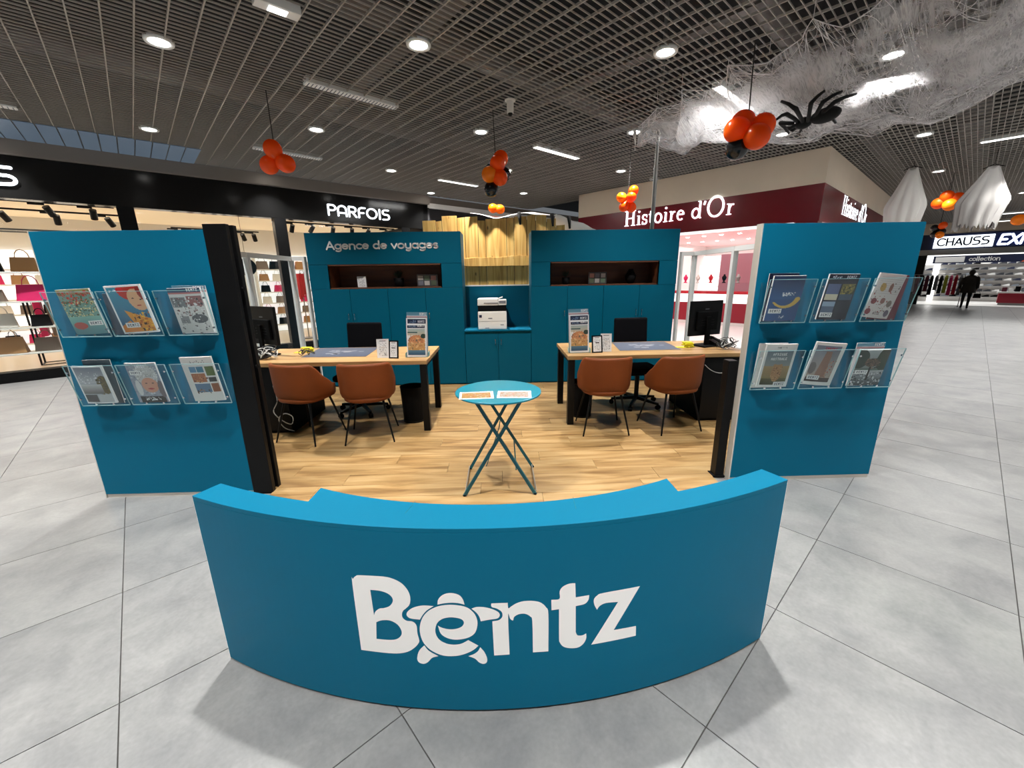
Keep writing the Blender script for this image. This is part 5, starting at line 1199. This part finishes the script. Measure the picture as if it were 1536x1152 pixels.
o = MB().tube(curve_pts([(2.20, 4.235, .66), (2.27, 4.22, .60), (2.36, 4.22, .57), (2.46, 4.22, .585), (2.52, 4.235, .61)]), .004, 6).build('hanging_cable', M['cablew'], None, smooth=True); tag(o, 'pale cable sagging across the right black cabinet', 'cable')

# =================================================================== BISTRO TABLE
TX, TY, TZ = -.028, 3.0, .765
t = thing('bistro_table', (TX, TY, FZ), 'small round turquoise folding bistro table in the middle of the kiosk', 'table')
z1 = TZ - FZ
MB().lathe([(0, z1 - .006), (.318, z1 - .006), (.325, z1 - .014), (.328, z1 - .012), (.328, z1 - .003), (.322, z1), (0, z1)], 56).build('tabletop', M['cyan_metal'], t, smooth=False)
for yy, (xa, xb) in ((-.245, (-.27, .265)), (.205, (-.255, .28))):
    ty = -.10 if yy < 0 else .10
    MB().bar((xa, yy, .004), (.19 if yy < 0 else .13, ty, z1 - .016), .013, .024).build('leg', M['teal_metal'], t)
    MB().bar((xb, yy, .004), (-.19 if yy < 0 else -.13, ty, z1 - .016), .013, .024).build('leg', M['teal_metal'], t)
    for xx in (xa, xb): MB().ell((xx, yy, .008), (.013, .013, .008), 10, 6).build('rubber_foot', M['blackm'], t)
for sx in (-.262, .272):
    MB().tube([(sx, -.24, .03), (sx, .20, .03)], .005, 6).build('stretcher', M['steel'], t)
MB().tube([(-.10, -.20, .22), (.0, .0, .45), (.02, .12, .55)], .004, 6).tube([(.12, .15, .28), (.125, -.17, .17)], .005, 6).build('brace', M['teal_metal'], t)
MB().bar((-.19, -.10, z1 - .018), (-.13, .10, z1 - .018), .02, .008).bar((.19, -.10, z1 - .018), (.13, .10, z1 - .018), .02, .008).build('top_bracket', M['teal_metal'], t)
for k, (x, y, rz, lb) in enumerate(((-.155, -.13, 3, 'left one of two printed offer sheets on the bistro table'), (.115, -.125, -3, 'right one of two printed offer sheets on the bistro table'))):
    booklet('offer_sheet', c_sheet(70 + k), .25, .19, .0008, (TX + x, TY + y - .08, TZ + .001), (radians(-90), 0, radians(rz)), lb, 'leaflet')

# =================================================================== WOODEN PLANK HUT BEHIND
FYW = 7.45
KF = 7.45 / 7.2
def zf(z): return 1.605 + (z - 1.605) * KF
t = thing('plank_fence', (-.06, FYW, 0), 'rough pine plank hut wall rising behind the gap above the printer', 'fence')
xs = [(-1.20, -.98, 2.535), (-.98, -.88, 2.52), (-.88, -.625, 2.605), (-.625, -.50, 2.57), (-.50, -.285, 2.585), (-.285, -.16, 2.53), (-.16, .19, 2.55), (.19, .315, 2.56), (.315, .53, 2.585), (.53, .68, 2.60), (.68, .86, 2.60), (.86, 1.02, 2.55), (1.02, 1.17, 2.44), (1.17, 1.30, 2.36)]
q = random.Random(21)
for (a, b, h) in xs:
    a *= KF; b *= KF; h = zf(h)
    wv = q.uniform(.0, .02)
    MB().prism([(a + .004, FZ), (b - .004, FZ), (b - .004, h + wv), (a + .004, h)], -.022 + q.uniform(-.004, .004), 0, Matrix(((1, 0, 0, 0), (0, 0, 1, .03), (0, 1, 0, -FZ + .0), (0, 0, 0, 1)))).build('plank', M['pine'], t, bevel=.002)
top = [(-1.24 + k * .1033, zf(1.945) + .018 * sin(k * .9) - (.03 if 6 < k < 11 else 0)) for k in range(26)]
MB().prism([(-1.24, zf(1.79)), (1.34, zf(1.79))] + list(reversed(top)), 0, .03, Matrix(((1, 0, 0, 0), (0, 0, 1, -.035), (0, 1, 0, 0), (0, 0, 0, 1)))).build('cross_board', M['pine'], t, bevel=.003)
# gauze draped over the hut
def drape(x0, x1, z0, z1, y, seed, nx=24, nz=8):
    r_ = random.Random(seed); P = []
    for i in range(nz + 1):
        row = []
        for k in range(nx + 1):
            u, v = k / nx, i / nz; x = x0 + (x1 - x0) * u
            z = z0 + .03 * sin(u * 9 + seed) + (z1 - z0) * v * (.7 + .3 * sin(u * 14 + seed * 2))
            row.append((x, y - .02 * sin(u * 30 + v * 3) + .12 * (1 - v), z))
        P.append(row)
    return MB().grid(P)
o = drape(-.47, 1.09, 2.655, 2.605, 7.40, 2).build('gauze_drape', M['cloth'], None, smooth=True); tag(o, 'white gauze draped along the top of the plank hut', 'cloth')
P = []
for i in range(9):
    P.append([(.98 + .08 * k, 7.40 + .05 * i + .02 * sin(k + i), 2.635 - .028 * k - .02 * i + .015 * sin(k * 1.3)) for k in range(11)])
o = MB().grid(P).build('gauze_drape', M['cloth'], None, smooth=True); tag(o, 'white gauze sloping down the right shoulder of the plank hut', 'cloth')
for k, (x, z, L_) in enumerate(((.34, 2.63, .20), (.88, 2.60, .20), (1.16, 2.56, .20))):
    o = MB().tube([(x * KF, 7.38, zf(z)), (x * KF + .012, 7.37, zf(z) - L_ * .5), (x * KF + .02, 7.37, zf(z) - L_)], .026, 8, rr=[.035, .027, .018]).build('black_bat_ribbon', M['plush'], None, smooth=True)
    tag(o, ('black ribbon', 'black ribbon', 'black ribbon')[k] + (' hanging over the hut top, left one of three', ' hanging over the hut top, middle one of three', ' hanging over the hut top, right one of three')[k], 'ribbon')
t = thing('steel_pole', (2.385, 6.66, 0), 'thin grey steel pole running from behind the right cabinet up through the ceiling grille', 'pole')
MB().cyl(0, 0, 0, 3.15, .030, n=18).cyl(0, 0, 3.15, 5.6, .027, n=18).build('tube', M['steel'], t, smooth=False)
MB().cyl(0, 0, 3.13, 3.17, .034, n=18).build('collar', M['steel'], t)
MB().cyl(0, 0, 0, .012, .07, n=24).build('base_flange', M['steel'], t)

# =================================================================== CEILING FITTINGS
NM = {(0, 0, 0): 'above the left display wall, near the top left', (1, 0, 0): 'left of the ceiling camera, near the top edge', (0, 1, -1): 'just left of the top of the steel pole', (1, 0, 1): 'left of the unlit strip above the white capital letters', (0, 1, 0): 'directly above the middle balloon cluster',
      (1, 1, 0): 'beside the rag at the left tip of the cobweb', (0, 0, 1): 'above the black fascia, right of the blue skylight end', (0, 2, 0): 'above the beige fascia, right of the pole cluster', (1, 1, 1): 'right of the lower lit strip, beside the middle balloons', (0, 2, -1): 'glowing under the lower edge of the cobweb',
      (1, 2, -1): 'between the cobweb and the left ghost', (1, 1, -1): 'shining through the upper right of the cobweb', (0, 2, 1): 'small and distant, right of the middle balloons', (0, 1, 1): 'small and distant, above the lettered fascia end', (1, 3, -1): 'between the two ghosts, nearest', (1, 4, -1): 'between the two ghosts, second', (0, 3, -2): 'at the right edge beyond the ghosts',
      (1, 0, 2): 'small and distant, above the left end of the white capital letters', (0, 1, 2): 'small and distant, right of the white capital letters', (1, 1, 2): 'small and distant, above the plank hut top left', (0, 0, 2): 'small and distant, above the dark fascia left'}
for (r, l, k, i, j) in SPOTS:
    p = W(r, l, CEIL)
    lb = NM.get((k, i, j)); lab = ('round ceiling spotlight ' + lb) if lb else ('distant round ceiling spotlight over the far aisle' if p.y > 8.5 else 'round ceiling spotlight over the hall around the camera')
    t = thing('ceiling_spotlight', p, lab, 'ceiling light', 0, 'round spotlights in the grille ceiling')
    MB().lathe([(.085, -.006), (.115, -.012), (.12, 0), (.12, .02), (.085, .02)], 24, closed=True).build('trim_ring', M['alu'], t, smooth=True)
    MB().cyl(0, 0, -.004, .02, .084, n=24).build('lens', M['lens'], t)
STR = [(6.2, 5.55, 1.15, 'strip', 'lit strip light between the middle balloons and the pole'), (6.2, 8.68, 1.1, 'strip', 'lit strip light left of the middle balloons'), (2.45, 5.56, 1.12, 'stripdim', 'unlit perforated strip light above the left desk'),
       (2.5, 8.66, 1.1, 'stripdim', 'dim strip light behind the left balloons'), (-1.3, 8.69, 1.2, 'stripdim', 'dim strip light at the far left edge'), (6.2, 2.50, 1.1, 'strip', 'strip light glowing through the left part of the cobweb'), (10.1, 5.55, 1.1, 'stripdim', 'distant strip light beside the beige fascia')]
for (r, l, w, m, lb) in STR:
    t = thing('strip_light', W(r, l, CEIL), lb, 'ceiling light', MA)
    MB().box(-w / 2 - .01, w / 2 + .01, -.06, .06, -.012, .05).build('housing', M['alu'], t)
    MB().box(-w / 2, w / 2, -.05, .05, -.018, -.0121).build('diffuser', M[m], t)
    if m == 'stripdim':
        for k in range(26): MB().box(-w / 2 + (k + .5) * w / 26 - .004, -w / 2 + (k + .5) * w / 26 + .004, -.05, .05, -.024, -.018).build('louvre', M['greyc'], t)
t = thing('strip_light', W(11.55, -.25, CEIL), 'bright strip light above the right ghost at the right edge', 'ceiling light', MA)
MB().box(-.06, .06, -.62, .62, -.012, .05).build('housing', M['alu'], t); MB().box(-.05, .05, -.6, .6, -.02, -.0121).build('diffuser', M['strip'], t)
t = thing('emergency_light', W(1.29, 4.25, CEIL), 'white emergency light box at the top edge of the photo', 'ceiling light', MA)
MB().box(-.17, .17, -.06, .06, -.05, .02).build('housing', M['alu'], t, bevel=.006); MB().box(-.07, .07, -.04, .04, -.056, -.05).build('lens', M['strip'], t)
t = thing('ceiling_camera', W(4.01, 4.41, CEIL), 'small white camera housing hanging from the ceiling above the middle', 'camera')
MB().cyl(0, 0, -.012, .0, .07, n=24).build('mount', M['printer'], t); MB().cyl(0, 0, -.15, -.012, .042, .046, n=20).build('housing', M['printer'], t); MB().ell((0, 0, -.155), (.032, .032, .03), 14, 8).build('lens_dome', M['black'], t, smooth=True)
for k in range(12):
    o = MB().box(0, .195, 0, 1.15, -.01, 0).build('skylight_pane', M['sky'], ceiling, loc=(-1.25 + k * .213, 9.32, CEIL - .004))

# =================================================================== BALLOONS
def balloon_mesh(m):
    prof = [(0, -1.0)]
    for k in range(1, 14):
        a = -pi / 2 + pi * k / 14; r = cos(a); z = sin(a); z = z * 1.16 if z < 0 else z * 1.02; prof.append((r, z))
    prof.append((0, 1.02)); prof = [(max(r, .001), z) for r, z in prof]; prof[0] = (.03, -1.2)
    b = MB().lathe(prof, 22).mesh('balloon_skin', m, True); k = MB().lathe([(.02, -1.19), (.07, -1.27), (.05, -1.28), (.01, -1.2)], 10).mesh('knot', m, True)
    return b, k
BM = {k: balloon_mesh(M[v]) for k, v in (('o', 'balloon'), ('y', 'balloon_y'), ('k', 'balloon_k'))}
def balloon(p, r, c, d, label, group):
    t = thing('balloon', p, label, 'balloon', 0, group)
    t.rotation_mode = 'QUATERNION'; t.rotation_quaternion = Vector((0, 0, 1)).rotation_difference(Vector(d).normalized()); t.scale = (r, r, r)
    link_mesh('balloon_skin', BM[c][0], t); link_mesh('knot', BM[c][1], t)
CN = {'o': 'orange', 'y': 'amber orange', 'k': 'black'}
def cluster(where, pts, r, string=None):
    c = sum((Vector(p[0]) for p in pts), Vector()) / len(pts)
    for (p, col, word_) in pts:
        d = Vector(p) - c
        if d.length < .02: d = Vector((0, -.3, .2))
        balloon(p, r if col != 'k' else r * .95, col, d, f'{CN[col]} balloon, {word_} of {where}', 'balloons of ' + where)
    if string:
        o = MB().tube([(c.x, c.y, c.z), (string[0], string[1], CEIL + .02)], .006, 6).build('balloon_string', M['string'], None)
        tag(o, 'dark string holding ' + where, 'string')
def dv(p): return tuple(p)
cluster('the hanging cluster above the left cabinet', [((-2.77, 5.68, 3.175), 'o', 'topmost'), ((-2.86, 5.72, 3.005), 'o', 'lower left one'), ((-2.65, 5.72, 3.02), 'o', 'lower right one')], .107, (-2.764, 5.709))
cluster('the hanging cluster above the plank hut', [((.05, 6.30, 3.21), 'o', 'topmost'), ((.005, 6.15, 3.11), 'o', 'second from the top'), ((-.11, 6.15, 2.975), 'y', 'leftmost'), ((.035, 6.15, 2.935), 'o', 'lower right one'), ((-.09, 6.22, 2.80), 'k', 'lowest'), ((.09, 6.40, 3.03), 'k', 'half-hidden right one'), ((-.08, 6.40, 3.08), 'k', 'half-hidden left one')], .106, (-.046, 6.278))
cluster('the cluster by the cobweb', [((2.54, 4.66, 3.11), 'o', 'back one'), ((2.44, 4.58, 3.02), 'o', 'leftmost'), ((2.70, 4.58, 3.055), 'o', 'rightmost'), ((2.585, 4.45, 2.92), 'o', 'front one'), ((2.49, 4.62, 2.865), 'k', 'lowest')], .118, (2.531, 4.593))
cluster('the cluster beside the red shop sign', [((2.119, 7.5, 2.904), 'y', 'leftmost'), ((2.308, 7.45, 3.00), 'o', 'topmost'), ((2.247, 7.35, 2.88), 'o', 'middle one'), ((2.17, 7.5, 2.755), 'o', 'lower left one'), ((2.302, 7.5, 2.74), 'o', 'lower right one')], .083)
o = MB().tube([(2.24, 7.5, 2.9), (2.24, 7.5, CEIL + .02)], .004, 5).build('balloon_string', M['string'], None); tag(o, 'dark string holding the cluster beside the red shop sign', 'string')
cluster('the pair on the plank hut', [((-.09, 7.48, 2.745), 'y', 'left one'), ((.035, 7.48, 2.73), 'y', 'right one')], .078)
cluster('the cluster between the two ghosts', [(dv(W(14.6, .90, 3.17)), 'o', 'leftmost'), (dv(W(14.55, .78, 3.30)), 'o', 'topmost'), (dv(W(14.5, .70, 3.10)), 'y', 'lowest'), (dv(W(14.6, .60, 3.24)), 'o', 'rightmost')], .13, W(14.6, .75))
cluster('the cluster left of the far shoe sign', [(dv(W(16, .95, 2.71)), 'k', 'leftmost'), (dv(W(15.95, .80, 2.76)), 'o', 'topmost'), (dv(W(16, .80, 2.61)), 'k', 'right one'), (dv(W(15.95, .82, 2.52)), 'y', 'lowest'), (dv(W(16.05, .93, 2.55)), 'k', 'lower left one')], .088, W(16, .85))
cluster('the cluster at the right edge', [(dv(W(14, -.40, 2.62)), 'y', 'left one'), (dv(W(14, -.55, 2.66)), 'o', 'right one')], .11, W(14, -.47))

# =================================================================== GHOSTS
def ghost(r, l, ztop, w, h, seed, label, lean=0.0, mt='cloth'):
    t = thing('ghost_decoration', W(r, l, ztop), label, 'ghost decoration', MA - pi / 2)
    q = random.Random(seed); n = 72; P = []
    rag = [q.uniform(0, .16) for _ in range(n)]
    for i in range(17):
        v = i / 16; row = []
        for k in range(n + 1):
            a = 2 * pi * k / n
            prof = .07 + (w / 2 - .07) * (v / .6) ** 1.0 if v < .6 else w / 2 - (v - .6) * w * .3
            fold = 1 + (.06 + .16 * v) * (abs(sin(a * 4.5 + seed + v)) ** .6 - .5) * 1.6 + .07 * v * sin(a * 13 + 2 * seed)
            hh = h * (v + (rag[k % n] * (v > .9)))
            row.append((prof * cos(a) * fold + lean * v, prof * .38 * sin(a) * fold, -.03 - hh + (.03 * cos(2 * a) * (1 - v))))
        P.append(row)
    g = MB().grid(P); g.add([P[0][k] for k in range(n)] + [(0, 0, .0)], [(k, (k + 1) % n, n) for k in range(n)])
    g.build('sheet', M[mt], t, smooth=True)
    for k in range(7):
        x = q.uniform(-w * .35, w * .35) + lean; z = -h * q.uniform(.92, 1.0)
        MB().add([(x - .015, -.05, z), (x + .015, -.05, z), (x + q.uniform(-.03, .03), -.05, z - q.uniform(.08, .2))], [(0, 1, 2)]).build('rag_strip', M['cloth'], t)
    MB().tube([(-.14, 0, -.03), (0, 0, .03), (.14, 0, -.03)], .008, 6).build('hanger', M['black'], t)
    MB().tube([(0, 0, .03), (0, 0, CEIL - ztop + .02)], .005, 5).build('hook_wire', M['string'], t)
ghost(12.5, 1.27, 3.70, .60, 1.20, 2, 'white sheet ghost hanging left, just above the right display wall')
ghost(12.5, .13, 3.52, .64, .98, 5, 'white sheet ghost hanging rightmost, with a ragged hem', -.06, 'clothg')

# =================================================================== COBWEB AND SPIDER (mall frame)
TOPE = [(5.76, 3.62), (5.206, 3.026), (5.4, 2.80), (5.049, 2.636), (5.28, 2.39), (5.069, 2.149), (4.749, 2.016), (5.0, 1.737), (4.92, 1.448), (4.641, 1.302), (4.86, 1.142), (4.80, .922), (4.687, .777), (4.45, .50), (4.4, .1), (4.1, -.3), (4.2, -.8)]
BOTE = [(5.85, 3.67), (6.386, 3.675), (6.75, 3.60), (7.55, 3.72), (7.012, 3.284), (7.403, 2.836), (8.15, 2.443), (8.6, 2.104), (8.30, 1.863), (8.75, 1.451), (8.28, 1.125), (8.75, .79), (8.333, .456), (7.814, .14), (7.71, -.091), (7.425, -.401), (7.2, -.9)]
def along(pl, u):
    x = u * (len(pl) - 1); i = min(int(x), len(pl) - 2); f = x - i
    f = f * f * (3 - 2 * f) * .5 + f * .5
    return Vector(pl[i]).lerp(Vector(pl[i + 1]), f)
def web_point(u, v, lay=0):
    a, b = along(TOPE, u), along(BOTE, u); p = a.lerp(b, v)
    hk = max(0, cos(u * (len(TOPE) - 1) * pi)) ** 4
    sag = .20 * sin(pi * v) ** .6 + .03 * sin(u * 21 + v * 7) + .025 * sin(u * 33 - v * 11) + .04 * sin(v * 17 + u * 5)
    z = 3.70 - sag * .9 - .03 - lay * .06 * sin(pi * v) + .04 * hk * (1 - abs(2 * v - 1))
    return (p.x, p.y, min(z, 3.77))
wt = thing('cobweb', (0, 0, 0), 'big stretched white cobweb hanging under the ceiling at the upper right', 'cobweb', MA, None)
for lay in (0, 1):
    NU, NV = 150, 40
    P = [[web_point(k / NU, i / NV if lay == 0 else .06 + .88 * i / NV, lay) for k in range(NU + 1)] for i in range(NV + 1)]
    MB().grid(P).build('web_sheet', M['web'], wt, smooth=True)
th = MB(); q = random.Random(77)
def strand(u0, v0, u1, v1, r, n=20, wob=.035):
    pu = q.uniform(0, 6.28); pts = []
    for k in range(n + 1):
        s = k / n; u = u0 + (u1 - u0) * s + wob * .25 * sin(pu + s * 5) * sin(pi * s); v = v0 + (v1 - v0) * s + wob * sin(pu * 2 + s * 7) * sin(pi * s)
        p = web_point(min(max(u, 0), 1), min(max(v, 0), 1)); pts.append((p[0], p[1], p[2] - .012))
    th.tube(pts, r, 4)
for k in range(300):
    u = q.uniform(0, 1); v = q.uniform(0, 1); L = q.uniform(.05, .30); a = q.uniform(0, 2 * pi)
    strand(u, v, min(max(u + L * cos(a), 0), 1), min(max(v + L * 3 * sin(a), 0), 1), q.uniform(.0012, .003))
for i in range(0, len(TOPE) - 1):
    for e in (0, 1): strand(i / (len(TOPE) - 1), e, (i + 1) / (len(TOPE) - 1), e, .004, 10, .0)
for k in range(20):
    u = q.uniform(0, 1); strand(u, 0, min(1, max(0, u + q.uniform(-.1, .1))), 1, .003, 24, .06)
# ring-like holes edged by threads
for k in range(46):
    u, v = q.uniform(.05, .95), q.uniform(.55, .95) if k % 3 else q.uniform(.1, .5); R_ = q.uniform(.008, .022)
    pts = []
    for i in range(11):
        a = 2 * pi * i / 10; p = web_point(min(max(u + R_ * cos(a), 0), 1), min(max(v + R_ * 3.4 * sin(a), 0), 1)); pts.append((p[0], p[1], p[2] - .015))
    th.tube(pts, q.uniform(.0015, .003), 4)
tr_ = th.build('web_threads', M['thread'], wt, smooth=True); tr_['kind'] = 'stuff'
# hooks that hold its corners to the grille
hk = MB()
for pl in (TOPE[1:14:2], BOTE[1:13:2]):
    for (r, l) in pl: hk.tube([(r, l, 3.68), (r, l, CEIL + .01)], .003, 5)
hk.build('hook_threads', M['thread'], wt)
P = [[(-.05 + .02 * k + .006 * sin(i * 1.7), .01 * sin(k + i), -.04 * i) for k in range(3 if i < 7 else 3)] for i in range(8)]
o = MB().grid([[(x * (1 - i / 9), y, z) for x, y, z in row] for i, row in enumerate(P)]).build('web_rag', M['cloth'], None, smooth=True, loc=W(6.02, 3.80, 3.72), rz=0.2); o.scale = (1.4, 1.4, 1.0); tag(o, 'white rag strip dangling from the left tip of the cobweb', 'cloth')
SX, SY, SZ = 5.953, 1.537, 3.25
sp = thing('toy_spider', W(SX, SY, SZ), 'big black plush spider clinging under the cobweb', 'spider decoration', MA)
ab = Matrix.Translation((-.045, -.13, .01)) @ Matrix.Rotation(radians(-14), 4, 'Z')
MB().ell((0, 0, 0), (.085, .15, .075), 18, 12, ab).build('abdomen', M['plush'], sp, smooth=True)
MB().ell((.015, .085, .0), (.07, .085, .06), 16, 10).build('head', M['plush'], sp, smooth=True)
for s in (-1, 1):
    MB().ell((.02 + s * .035, .155, .01), (.014, .012, .014), 8, 6).build('eye', M['chrome'], sp, smooth=True)
    MB().tube([(.02 + s * .03, .14, -.01), (.03 + s * .06, .20, -.03), (.03 + s * .04, .24, -.01)], .016, 8, rr=[.02, .017, .012]).build('palp', M['plush'], sp, smooth=True)
LEG = [((-.02, .08), (-.40, .06, .02), (-.874, .062)), ((-.03, .03), (-.36, -.06, .05), (-.837, -.281)), ((-.05, -.03), (-.30, -.15, .05), (-.692, -.385)), ((-.07, -.08), (-.24, -.24, .04), (-.513, -.461)),
       ((.0, .12), (-.22, .20, .05), (-.357, .247)), ((.04, .11), (-.02, .31, .03), (.287, .299)), ((.07, .06), (.22, .12, .04), (.34, .194)), ((.05, -.03), (.17, -.10, .05), (.30, -.16))]
for (h, kn, tip) in LEG:
    z1 = .17; q_ = (1.645 + z1) / 1.645 if False else 1 - z1 / -1.645
    tx, ty = (SX + tip[0]) * q_ - SX, (SY + tip[1]) * q_ - SY
    if tip[0] > 0 or tip[1] > .2: tx, ty, z1 = tip[0], tip[1], .0
    MB().tube([(h[0], h[1], 0), (h[0] * .6 + kn[0] * .4, h[1] * .6 + kn[1] * .4, kn[2] * .8), (kn[0], kn[1], kn[2] + .02), ((kn[0] + tx) / 2, (kn[1] + ty) / 2, (kn[2] + z1) / 2 + .02), (tx, ty, z1)], .016, 8, rr=[.022, .02, .023, .017, .013]).build('leg', M['plush'], sp, smooth=True)

# =================================================================== WALKING WOMAN
def person():
    t = thing('person', W(27.2, .10, .0), 'woman seen from behind in a dark olive coat, walking towards the shoe shop', 'person', MA - pi / 2)
    # local frame: she walks towards +y ; x to her right
    V = []; E = []; Rr = []
    def j(p, r, par=None):
        V.append(p); Rr.append(r); 
        if par is not None: E.append((par, len(V) - 1))
        return len(V) - 1
    pel = j((0, 0, .86), (.15, .11)); wst = j((0, 0, 1.02), (.13, .10), pel); ch = j((0, 0, 1.22), (.165, .115), wst); nk = j((0, .0, 1.37), (.06, .06), ch); hb = j((0, .01, 1.44), (.05, .055), nk); hd = j((0, .015, 1.53), (.078, .092), hb); ht = j((0, .01, 1.59), (.06, .075), hd)
    for s, ky, fy in ((-1, .10, .16), (1, -.06, -.22)):
        hp = j((s * .085, 0, .80), (.085, .09), pel); kn = j((s * .09, ky, .45), (.055, .06), hp); an = j((s * .09, fy - .03, .09), (.035, .04), kn); to = j((s * .095, fy + .09, .035), (.035, .028), an)
    for s, ey in ((-1, -.06), (1, .04)):
        sh = j((s * .17, 0, 1.32), (.055, .055), ch); el = j((s * .235, ey * .6, 1.06), (.042, .042), sh); wr_ = j((s * .25, ey * 1.8, .84), (.028, .03), el); ha = j((s * .25, ey * 2.0, .76), (.034, .022), wr_)
    me = bpy.data.meshes.new('body'); me.from_pydata(V, E, []); o = bpy.data.objects.new('body', me); COL.objects.link(o); o.parent = t
    md = o.modifiers.new('skin', 'SKIN'); md.use_smooth_shade = True
    for i, r in enumerate(Rr): me.skin_vertices[0].data[i].radius = r
    me.skin_vertices[0].data[0].use_root = True
    sb = o.modifiers.new('sub', 'SUBSURF'); sb.levels = 1; sb.render_levels = 1
    me.materials.append(M['trousers'])
    # coat shell with sleeves
    P = []
    for (z, rx, ry) in ((1.41, .075, .07), (1.37, .15, .10), (1.33, .20, .125), (1.22, .205, .14), (1.05, .19, .135), (.90, .215, .155), (.72, .245, .18), (.66, .25, .185)):
        P.append([(rx * cos(2 * pi * k / 24) * (1 + .03 * sin(5 * 2 * pi * k / 24) * (z < 1)), ry * sin(2 * pi * k / 24), z) for k in range(25)])
    MB().grid(P).build('coat', M['coat'], t, smooth=True)
    for s, ey in ((-1, -.06), (1, .04)): MB().tube([(s * .16, 0, 1.345), (s * .205, 0, 1.28), (s * .245, ey * .6, 1.06), (s * .26, ey * 1.7, .86)], .06, 12, rr=[.06, .072, .062, .048]).build('sleeve', M['coat'], t, smooth=True)
    MB().ell((0, .0, 1.535), (.098, .108, .115), 16, 12).ell((0, -.03, 1.46), (.075, .07, .07), 12, 8).build('hair', M['hair'], t, smooth=True)
    for s, fy in ((-1, .16), (1, -.22)): MB().ell((s * .095, fy + .04, .035), (.042, .115, .035), 12, 8).build('shoe', M['blackm'], t, smooth=True)
    for s, ey in ((-1, -.06), (1, .04)):
        h_ = MB().ell((s * .252, ey * 1.9, .80), (.018, .036, .045), 10, 8)
        for f in range(4): h_.tube([(s * .252, ey * 1.9 - .027 + f * .018, .77), (s * .250, ey * 1.9 - .027 + f * .018, .735), (s * .238, ey * 1.9 - .027 + f * .018, .71 + .006 * abs(f - 1.5))], .0085, 6)
        h_.tube([(s * .245, ey * 1.9 + .03, .80), (s * .235, ey * 1.9 + .055, .77), (s * .23, ey * 1.9 + .05, .745)], .009, 6)
        h_.build('hand', M['skin'], t, smooth=True)
    return t
person()
t = thing('handbag', W(27.27, -.21, .44), 'black handbag with a pale strap carried by the walking woman', 'handbag', MA - pi / 2)
MB().add([(-.12, -.05, 0), (.12, -.05, 0), (.12, .05, 0), (-.12, .05, 0), (-.10, -.03, .19), (.10, -.03, .19), (.10, .03, .19), (-.10, .03, .19)], [(3, 2, 1, 0), (4, 5, 6, 7), (0, 1, 5, 4), (1, 2, 6, 5), (2, 3, 7, 6), (3, 0, 4, 7)]).build('bag_body', M['blackm'], t, bevel=.012)
MB().tube([(-.08, 0, .18), (-.05, 0, .27), (.05, 0, .27), (.08, 0, .18)], .008, 6).build('strap', M['black'], t)
